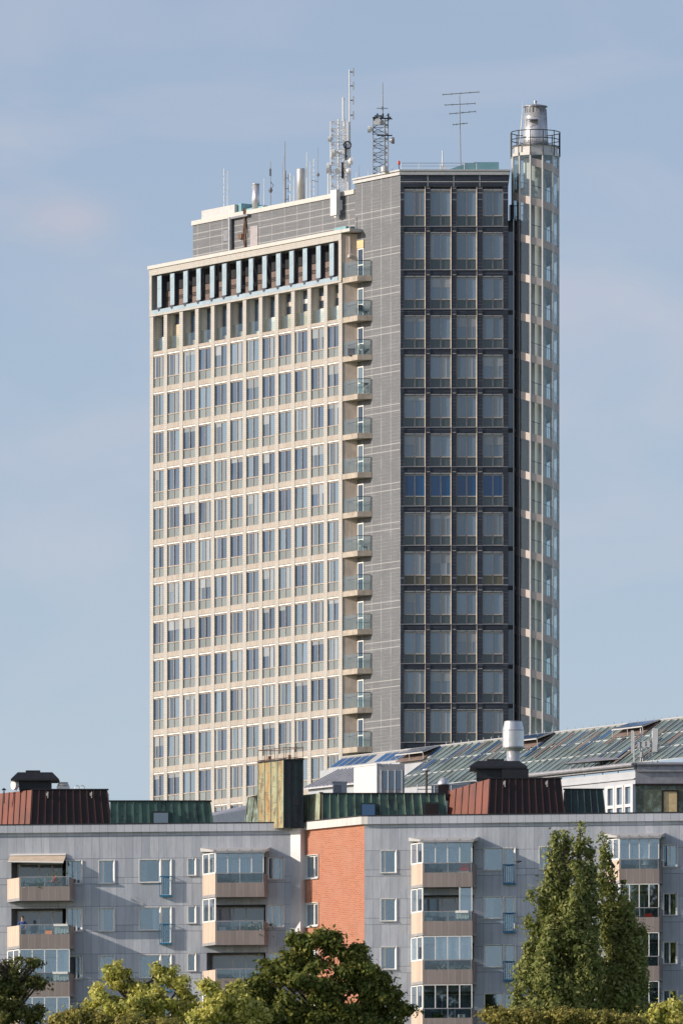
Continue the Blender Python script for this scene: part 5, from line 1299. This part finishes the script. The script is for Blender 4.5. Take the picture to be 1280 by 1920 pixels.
def blob_points(blobs, nclump, nleaf, cr, shell=.55, zs=.8):
    outs = []
    vol = np.array([b[3] * b[4] * b[5] for b in blobs]) ** .67; w = vol / vol.sum(); out = []
    for b, q in zip(blobs, w):
        k = max(3, int(nclump * q)); d = nprng.normal(size=(k, 3)); d /= np.linalg.norm(d, axis=1, keepdims=True)
        rr = shell + (1 - shell) * nprng.uniform(0, 1, k) ** .5 * nprng.uniform(.8, 1.22, k); c = np.array(b[:3]) + d * rr[:, None] * np.array(b[3:6])
        fq = 1.9; cull = np.sin(c[:, 0] * fq + 1.3) * np.sin(c[:, 2] * fq * .8 + .5) + .6 * np.sin(c[:, 1] * 2.3 + c[:, 0] * 3.7) + .5 * np.sin(c[:, 2] * 4.1 + c[:, 0] * 2.2)
        keep = cull > (-.9 if zs > 1 else -.45); c, d = c[keep], d[keep]; k = len(c)
        if k == 0: continue
        rc = cr * nprng.uniform(.45, 1.5, k)
        D = nprng.normal(size=(k * nleaf, 3)); L = np.repeat(c, nleaf, 0) + D * np.repeat(rc, nleaf)[:, None] * np.array([1, 1, zs]) * .42
        O = D / np.linalg.norm(D, axis=1, keepdims=True) + np.repeat(d, nleaf, 0) * .7; outs.append(O)
        out.append(L)
    return np.concatenate(out), np.concatenate(outs)
def tree(name, px, Y, blobs_px, mat, label, cat, nclump, nleaf, size, cr, group=None, limbs=8, shell=.55, trunk_r=.3, zs=.8, loose=False):
    k8 = Y / F; bx_ = (px - 640) * k8; base = np.array([bx_, Y, GZ]); t = thing(name, tuple(base), label, cat, group)
    bl = [((b[0] - px) * k8, b[4], ZC + (YH - b[1]) * k8 - GZ, b[2] * k8, (b[2] if len(b) < 6 else b[5]) * k8, b[3] * k8) for b in blobs_px]
    bl2 = [(b[0], b[1], b[2], b[3], b[4], b[5]) for b in bl]
    if loose:
        extra = []
        for b in bl2:
            for j in range(5):
                a = nprng.uniform(0, 2 * math.pi); e_ = nprng.uniform(-.2, 1.2); extra.append((b[0] + math.cos(a) * math.cos(e_) * b[3] * 1.02, b[1] + math.sin(a) * math.cos(e_) * b[4] * .9, b[2] + math.sin(e_) * b[5] * 1.05, b[3] * nprng.uniform(.22, .4), b[4] * .3, b[5] * nprng.uniform(.2, .38)))
        bl2 = [(b[0], b[1], b[2], b[3] * .84, b[4] * .84, b[5] * .84) for b in bl2] + extra
    pts, nrm = blob_points(bl2, nclump, nleaf, cr, shell, zs); link('crown', leaves_mesh('crown', pts, size, mat, .3, nrm), t)
    tr = MB(); top = max(b[2] for b in bl2); h0 = min(b[2] for b in bl2)
    prev = Vector((0, 0, 0)); n_ = 6
    for i in range(n_):
        z = top * .85 * (i + 1) / n_; nx = Vector((math.sin(i * 1.7 + px) * .2, math.cos(i * 2.1) * .2, z)); tr.tube(prev, nx, trunk_r * (1 - i / n_ * .8), trunk_r * (1 - (i + 1) / n_ * .8), 8); prev = nx
    for b in bl2[:26]:
        s_ = Vector((0, 0, max(2, b[2] - abs(b[0]) * .8 - b[5] * .8))); e = Vector(b[:3]); md = s_.lerp(e, .5) + Vector((.1, .1, -.2)); tr.tube(s_, md, trunk_r * .35, trunk_r * .25, 6); tr.tube(md, e, trunk_r * .25, .03, 6)
        for j in range(3):
            a = rnd.uniform(0, 6.28); tr.tube(e if j else md, e + Vector((math.cos(a) * b[3] * .7, math.sin(a) * b[4] * .5, b[5] * .6)), .05, .015, 5)
    tr.build('trunk', 'bark', t); return t
YT = 548.0
def plume(px, yt, hw, yb, n=9, lean=0., dy=0.):
    out = []
    for i in range(n):
        u = (i + .5) / n; y = yt + (yb - yt) * u; w = hw * (.35 + .65 * min(1, u * 2.6)) * (1 if u < .8 else 1.0); out.append((px + lean * u + nprng.uniform(-2, 2), y + 11, w, (yb - yt) / n * .95, dy + nprng.uniform(-.3, .3)))
    return out
pop = plume(1037, 1548, 17, 1960, 12, -6) + plume(1059, 1545, 15, 1960, 12, -2, .6) + plume(1089, 1545, 18, 1960, 12, -2, -.2) + plume(1106, 1557, 14, 1960, 12, 4, .5) \
    + plume(1016, 1650, 18, 1960, 8, -10, .1) + plume(996, 1672, 13, 1960, 8, -6, -.3) + plume(1072, 1620, 26, 1960, 9, 0, -.9) + plume(980, 1795, 16, 1960, 4, -6, 0) \
    + plume(1030, 1730, 30, 1960, 6, -4, -1.2) + plume(1095, 1720, 26, 1960, 6, 6, -1.0) + plume(1052, 1600, 20, 1960, 9, 0, .9) + plume(1000, 1850, 26, 1960, 3, -4, -.6)
tree('poplar_tree', 1055, YT, pop, 'poplar_leaves', 'tall upright green poplar with many pointed plumes before the grey wall', 'tree', 2400, 40, .12, .36, 'tall poplars in front of the right wall', shell=.5, zs=1.3)
pop2 = plume(1129, 1564, 9, 1760, 7, 4, .4) + plume(1141, 1600, 11, 1800, 7, 6, .2) + plume(1166, 1648, 13, 1960, 9, 4, 0) + plume(1180, 1690, 18, 1960, 9, 8, -.3) + plume(1200, 1708, 12, 1960, 8, 4, 0) + plume(1156, 1780, 20, 1960, 6, 0, -.6) + plume(1196, 1850, 24, 1960, 4, 8, -.4) + plume(1150, 1680, 12, 1960, 8, 0, .6) + plume(1131, 1790, 14, 1960, 5, 0, .2)
tree('poplar_tree', 1150, YT + 2, pop2, 'poplar_leaves', 'thinner darker poplar close to the right of the taller one, with bare gaps', 'tree', 1250, 40, .12, .34, 'tall poplars in front of the right wall', shell=.5, zs=1.3)
maple = [(560, 1766, 14, 12, .4), (625, 1768, 16, 14, .1), (530, 1800, 14, 14, .2), (672, 1785, 10, 9, .2), (690, 1822, 20, 16, 0), (705, 1840, 16, 12, .3), (735, 1868, 16, 12, .2), (758, 1893, 14, 10, 0), (478, 1852, 18, 14, 0), (505, 1818, 16, 14, 0), (600, 1788, 34, 30, 0), (566, 1800, 28, 28, .5), (640, 1800, 30, 26, .3), (655, 1830, 34, 30, 0), (535, 1830, 30, 28, 0), (500, 1850, 30, 28, .4), (480, 1880, 26, 26, 0), (580, 1850, 44, 38, -1.0), (640, 1880, 44, 36, -.8), (690, 1860, 36, 30, .3), (715, 1885, 34, 28, 0), (740, 1905, 26, 24, .2), (540, 1900, 46, 34, -.6), (610, 1920, 50, 34, -.8), (690, 1925, 46, 30, -.5), (480, 1925, 34, 26, 0), (603, 1762, 12, 12, .2), (572, 1772, 12, 12, 0), (665, 1795, 14, 12, 0)]
tree('maple_tree', 605, 545, maple, 'maple_leaves', 'dark green broad tree in front of the red brick bay', 'tree', 1500, 34, .14, .42, None, shell=.65, loose=True)
yel = [(217, 1838, 22, 26, 0), (200, 1870, 30, 30, -.3), (255, 1868, 26, 26, .3), (310, 1838, 22, 26, .2), (328, 1862, 26, 28, 0), (290, 1880, 36, 30, -.6), (240, 1905, 44, 30, -.8), (345, 1895, 30, 26, 0), (175, 1905, 24, 22, .2)]
tree('ash_tree', 265, 543, yel, 'yellow_leaves', 'yellow-green feathery tree below the windows with french balconies', 'tree', 650, 38, .13, .38, 'yellow-green trees along the bottom', shell=.5, loose=True)
yel2 = [(395, 1866, 20, 24, 0), (445, 1860, 17, 22, .3), (410, 1898, 36, 28, -.3), (455, 1892, 30, 26, 0), (480, 1912, 26, 20, 0), (372, 1915, 20, 20, 0)]
tree('ash_tree', 425, 541, yel2, 'yellow_leaves', 'yellow-green feathery tree at the left foot of the dark maple', 'tree', 450, 38, .13, .36, 'yellow-green trees along the bottom', shell=.5, loose=True)
oak = [(20, 1815, 26, 22, 0), (55, 1810, 16, 12, .2), (8, 1850, 34, 28, -.2), (50, 1858, 30, 18, 0), (66, 1845, 20, 9, 0), (15, 1895, 40, 30, -.5), (60, 1905, 26, 18, 0), (-30, 1840, 40, 34, 0)]
tree('oak_tree', 10, 546, oak, 'oak_leaves', 'dark loose-branched tree at the left edge in front of the balconies', 'tree', 600, 26, .12, .36, None, shell=.45, loose=True)
rus = [(150, 1908, 30, 16, 0), (120, 1918, 26, 16, 0), (185, 1918, 26, 14, 0), (235, 1922, 30, 14, -.4), (300, 1925, 40, 14, -.4)]
tree('rowan_tree', 165, 538, rus, 'rusty_leaves', 'low rusty brown-green tree top at the bottom left corner', 'tree', 330, 32, .11, .42, None, shell=.4, trunk_r=.2)
sh = [(915, 1912, 24, 14, .2), (950, 1908, 30, 16, 0), (1000, 1912, 36, 16, 0), (1060, 1908, 40, 18, 0), (1120, 1914, 36, 16, 0), (1180, 1918, 30, 14, 0)]
tree('birch_tree', 1030, 538, sh, 'rusty_leaves', 'wide yellow-brown tree top below the tall poplars', 'tree', 560, 32, .11, .42, None, shell=.35, trunk_r=.2)
sh = [(1250, 1900, 22, 18, 0), (1262, 1888, 12, 12, 0), (1225, 1912, 22, 12, 0), (1275, 1912, 20, 18, 0)]
tree('ash_tree', 1245, 540, sh, 'yellow_leaves', 'small yellow-green tree top at the bottom right corner', 'tree', 200, 34, .13, .42, 'yellow-green trees along the bottom', shell=.4, trunk_r=.2)

# ================================================================= THINGS ON THE APARTMENT BALCONIES
def bpos(idx, k, u, inset=.35):
    w = bals[idx][0]; e = [q for q in bspec if q[0] == w and q[5] == k and abs(q[1] - fr_of[w][0].s(bals[idx][1])) < .1][0]
    f = fr_of[w][0]; x = e[2] + (e[3] - e[2]) * u; v = f.w(x, -BD + inset); return Vector((v.x, v.y, e[4] + GZ + .16)), f.a, e
def plant(idx, k, u, h, lab, mat='plant_leaves', fl=None, pot='terracotta', s=.3):
    p, a, e = bpos(idx, k, u); t = thing('potted_plant', p, lab, 'plant', 'potted plants on the apartment balconies', a)
    b = MB(); b.lathe([(.12, 0), (.17, .3), (.19, .3), (.19, .36)], 0, 0, 12); b.build('pot', pot, t)
    pts = nprng.normal(size=(160, 3)) * np.array([s, s * .7, h * .3]) * .6 + np.array([0, 0, .36 + h * .4]); link('foliage', leaves_mesh('foliage', pts, .08, mat), t)
    b = MB()
    for j in range(4): b.tube((0, 0, .3), (rnd.uniform(-.2, .2), rnd.uniform(-.1, .1), .36 + h * .6), .015)
    b.build('stem', 'bark', t)
    if fl: pts = nprng.normal(size=(30, 3)) * np.array([s, s * .7, h * .25]) * .55 + np.array([0, -.1, .36 + h * .45]); link('flowers', leaves_mesh('flowers', pts, .075, fl), t)
plant(0, 0, .72, 1.5, 'bushy plant with red blooms at the right end of the awning balcony', fl='flower_red', s=.45)
plant(0, 0, .36, .9, 'small green plant in the middle of the awning balcony', s=.3)
plant(0, 0, .12, .7, 'small plant with pale leaves at the left end of the awning balcony', fl='flower_white', s=.25)
plant(1, 1, .88, 1.1, 'bushy green plant with white blooms at the right of the open balcony', fl='flower_white', s=.5)
plant(1, 1, .70, .9, 'leafy green plant beside the wooden chair on the open balcony', s=.35)
plant(2, 2, .35, .8, 'plant with white blooms on the third balcony down, right of the brick bay', fl='flower_white', s=.3)
plant(2, 2, .8, .7, 'low green plant on the third balcony down, right of the brick bay', s=.3)
plant(0, 2, .40, .9, 'plant with red blooms behind the left tree', fl='flower_red', s=.3)
def bchair(idx, k, u, lab, mat, rot=0.):
    p, a, e = bpos(idx, k, u, .6); return chair('balcony_chair', p, lab, mat, a + rot, 'chairs on the apartment balconies', 1.)
bchair(0, 1, .14, 'white chair on the balcony below the awning balcony', 'antenna_white', .4)
bchair(0, 1, .52, 'orange chair on the balcony below the awning balcony', 'orange_plastic', -.2)
bchair(1, 1, .5, 'brown wooden chair on the open balcony left of the brick bay', 'wood', .3)
bchair(1, 1, .12, 'pale chair at the left end of the open balcony left of the brick bay', 'antenna_white', .3)
bchair(2, 1, .35, 'dark chair on the half open balcony right of the brick bay', 'rail_dark', .3)
bchair(2, 3, .72, 'white garden chair on the lowest visible balcony right of the brick bay', 'antenna_white', -.3)
bchair(3, 2, .55, 'white chair on the third balcony down at the far right', 'antenna_white', .3)
def cloth(idx, k, u0, u1, lab, mat, drop=.55, name='hanging_cloth', cat='cloth'):
    w = bals[idx][0]; p, a, e = bpos(idx, k, u0); f = fr_of[w][0]; x0 = e[2] + (e[3] - e[2]) * u0; x1 = e[2] + (e[3] - e[2]) * u1; v = f.w(x0, -BD)
    b = MB(); W = x1 - x0; n_ = 10
    for i in range(n_):
        a0, a1 = W * i / n_, W * (i + 1) / n_; y0_, y1_ = .055 + .015 * (i % 2), .055 + .015 * ((i + 1) % 2); d0 = drop + .03 * math.sin(i * 1.9)
        b.hexa([(a0, y0_, -d0), (a1, y1_, -d0), (a1, y1_ + .012, -d0), (a0, y0_ + .012, -d0), (a0, y0_, .0), (a1, y1_, .0), (a1, y1_ + .012, 0), (a0, y0_ + .012, 0)])
        b.hexa([(a0, -.06, 0), (a1, -.06, 0), (a1, .075, 0), (a0, .075, 0), (a0, -.06, .015), (a1, -.06, .015), (a1, .075, .015), (a0, .075, .015)])
        b.hexa([(a0, -.06, -.12), (a1, -.06, -.12), (a1, -.05, -.12), (a0, -.05, -.12), (a0, -.06, 0), (a1, -.06, 0), (a1, -.05, 0), (a0, -.05, 0)])
    tag(b.build(name, mat, None, (v.x, v.y, e[4] + GZ + 1.412), a), lab, cat)
cloth(0, 1, .68, .96, 'white cloth hung over the balcony rail below the awning balcony', 'cloth_white')
cloth(0, 2, .66, .96, 'pale cloth hung behind the rail above the left tree', 'cloth_white', .5)
cloth(2, 1, .66, .92, 'white laundry on the rail of the half open balcony', 'cloth_white', .45)
p, a, e = bpos(2, 0, .8, .4); t = thing('toy_slide', p, 'red and white plastic heap at the right end of the top right-hand balcony', 'toy', None, a)
b = MB(); b.box(-.35, .35, -.2, .2, 0, .75); b.build('body', 'cloth_white', t); b = MB(); b.hexa([(-.25, -.22, .75), (.38, -.22, .75), (.38, .2, .75), (-.25, .2, .75), (-.15, -.2, 1.12), (.34, -.2, 1.18), (.34, .1, 1.18), (-.15, .1, 1.12)]); b.build('cover', 'red_plastic', t)
bchair(2, 0, .3, 'dark chair in the top balcony right of the brick bay', 'rail_dark', .3)
bchair(2, 1, .12, 'pale chair at the left end of the half open balcony', 'antenna_white', .5)
bchair(0, 2, .8, 'brown chair behind the rail of the glazed balcony above the left tree', 'wood', .2)
bchair(3, 0, .3, 'dark chair in the top balcony at the far right', 'rail_dark', .3)
bchair(3, 1, .7, 'red chair in the second balcony at the far right', 'red_plastic', .1)
plant(3, 2, .3, .8, 'leafy plant in the third balcony at the far right', s=.3)
plant(2, 3, .3, .9, 'leafy plant in the lowest visible balcony right of the brick bay', s=.35)
plant(1, 0, .3, .7, 'small plant inside the roofed glazed balcony left of the brick bay', s=.3)
plant(1, 2, .25, .6, 'small plant on the lowest visible balcony left of the brick bay', s=.3)
def btable(idx, k, u, lab, mat):
    p, a, e = bpos(idx, k, u, .6); t = thing('balcony_table', p, lab, 'table', None, a)
    b = MB(); b.lathe([(.35, .70), (.35, .74)], 0, 0, 16); b.build('tabletop', mat, t); b = MB(); b.tube((0, 0, 0), (0, 0, .70), .03); b.lathe([(.2, 0), (.03, .04)], 0, 0, 12); b.build('stand', 'rail_dark', t)
btable(0, 1, .33, 'round pale table between the two chairs below the awning balcony', 'antenna_white')
btable(1, 1, .3, 'round wooden table on the open balcony left of the brick bay', 'wood')
btable(2, 3, .55, 'round white table on the lowest visible balcony right of the brick bay', 'antenna_white')
p, a, e = bpos(3, 0, .62, .6); t = thing('parasol', p, 'folded white parasol inside the glazed balcony at the far right', 'parasol', None, a)
b = MB(); b.tube((0, 0, 0), (0, 0, 2.3), .03); b.build('pole', 'white_frame', t); b = MB(); b.lathe([(.22, .9), (.12, 1.1), (.22, 1.3), (.12, 1.6), (.16, 1.9), (.42, 2.2), (.3, 2.28), (.02, 2.33)], 0, 0, 14); b.build('canopy', 'cloth_white', t)
# person on the balcony below the awning
p, a, e = bpos(0, 1, .02, .75)
def person(p, lab, rot):
    sk_ = [((0, 0, .95), .13), ((0, 0, 1.12), .125), ((0, 0, 1.32), .15), ((0, 0, 1.45), .09), ((0, -.01, 1.52), .052), ((0, -.02, 1.60), .075), ((0, -.02, 1.68), .085), ((0, -.01, 1.75), .06),
           ((.10, 0, .88), .095), ((.11, .0, .50), .06), ((.12, .02, .08), .042), ((.12, -.10, .04), .035), ((-.10, 0, .88), .095), ((-.11, 0, .50), .06), ((-.12, .02, .08), .042), ((-.12, -.10, .04), .035),
           ((.19, 0, 1.40), .06), ((.27, -.04, 1.16), .043), ((.22, -.26, 1.10), .032), ((-.19, 0, 1.40), .06), ((-.27, -.04, 1.16), .043), ((-.22, -.26, 1.10), .032)]
    ed = [(0, 1), (1, 2), (2, 3), (3, 4), (4, 5), (5, 6), (6, 7), (0, 8), (8, 9), (9, 10), (10, 11), (0, 12), (12, 13), (13, 14), (14, 15), (3, 16), (16, 17), (17, 18), (3, 19), (19, 20), (20, 21)]
    t = thing('person', p, lab, 'person', None, rot)
    def skin(name, idx, mat, grow=0., sub=2, root=None):
        mp = {i: j for j, i in enumerate(idx)}; me = bpy.data.meshes.new(name); me.from_pydata([sk_[i][0] for i in idx], [(mp[a_], mp[b_]) for a_, b_ in ed if a_ in mp and b_ in mp], [])
        o = link('tmp', me); mo = o.modifiers.new('s', 'SKIN'); o.modifiers.new('d', 'SUBSURF').levels = sub
        for i in idx: r_ = sk_[i][1] + grow; me.skin_vertices[0].data[mp[i]].radius = (r_, r_ * (.8 if i < 4 else 1))
        me.skin_vertices[0].data[0].use_root = True
        d_ = bpy.context.evaluated_depsgraph_get(); m2 = bpy.data.meshes.new_from_object(o.evaluated_get(d_)); bpy.data.objects.remove(o); m2.materials.clear(); m2.materials.append(M[mat]); m2.name = name
        return smooth(link(name, m2, t))
    skin('body', list(range(22)), 'skin'); skin('shirt', [0, 1, 2, 3, 16, 17, 19, 20], 'shirt_blue', .018); skin('trousers', [0, 8, 9, 10, 12, 13, 14], 'trousers_dark', .016)
    for s_ in (-1, 1):
        for f_ in range(4): b = MB(); 
    h = MB()
    for s_ in (-1, 1):
        for f_ in range(4): h.tube((s_ * .22 + (f_ - 1.5) * .018, -.28, 1.10), (s_ * .22 + (f_ - 1.5) * .02, -.35 + .01 * abs(f_ - 1.5), 1.085), .010, .008, 6)
        h.tube((s_ * .19, -.27, 1.10), (s_ * .17, -.31, 1.09), .011, .008, 6)
    h.build('hand', 'skin', t)
    b = MB(); b.lathe([(.02, 1.80), (.07, 1.785), (.095, 1.74), (.098, 1.68), (.08, 1.64)][::-1], 0, .012, 14); b.build('hair', 'hair_brown', t)
    b = MB(); b.tube((0, -.105, 1.66), (0, -.13, 1.64), .012); 
    b.build('nose', 'skin', t); b = MB()
    for s_ in (-1, 1): b.lathe([(.008, 1.675), (.011, 1.682), (.008, 1.69)], s_ * .03, -.10, 8)
    b.build('eyes', 'black_metal', t); b = MB(); b.box(-.022, .022, -.102, -.095, 1.610, 1.617); b.build('mouth', 'flower_red', t)
    return t
person(p, 'person in a dark blue top standing on the balcony below the awning', a)
# bird
p = PX(971, 1616, 562); t = thing('bird', p, 'small dark bird flying past the upper right windows', 'bird')
b = MB(); b.tube((-.14, 0, 0), (.0, 0, .02), .02, .055, 8); b.tube((0, 0, .02), (.13, 0, .03), .055, .035, 8); b.tube((.13, 0, .03), (.2, 0, .04), .035, .01, 8); b.hexa([(-.26, -.05, 0), (-.12, -.015, .01), (-.12, .015, .01), (-.26, .05, 0), (-.26, -.05, .01), (-.12, -.015, .02), (-.12, .015, .02), (-.26, .05, .01)]); b.build('body', 'black_metal', t)
for s_ in (-1, 1): b = MB(); b.hexa([(-.06, 0, .04), (.08, 0, .05), (.02, s_ * .22, -.05), (-.05, s_ * .2, -.05), (-.06, 0, .055), (.08, 0, .065), (.02, s_ * .22, -.04), (-.05, s_ * .2, -.04)]); b.build('wing', 'black_metal', t)
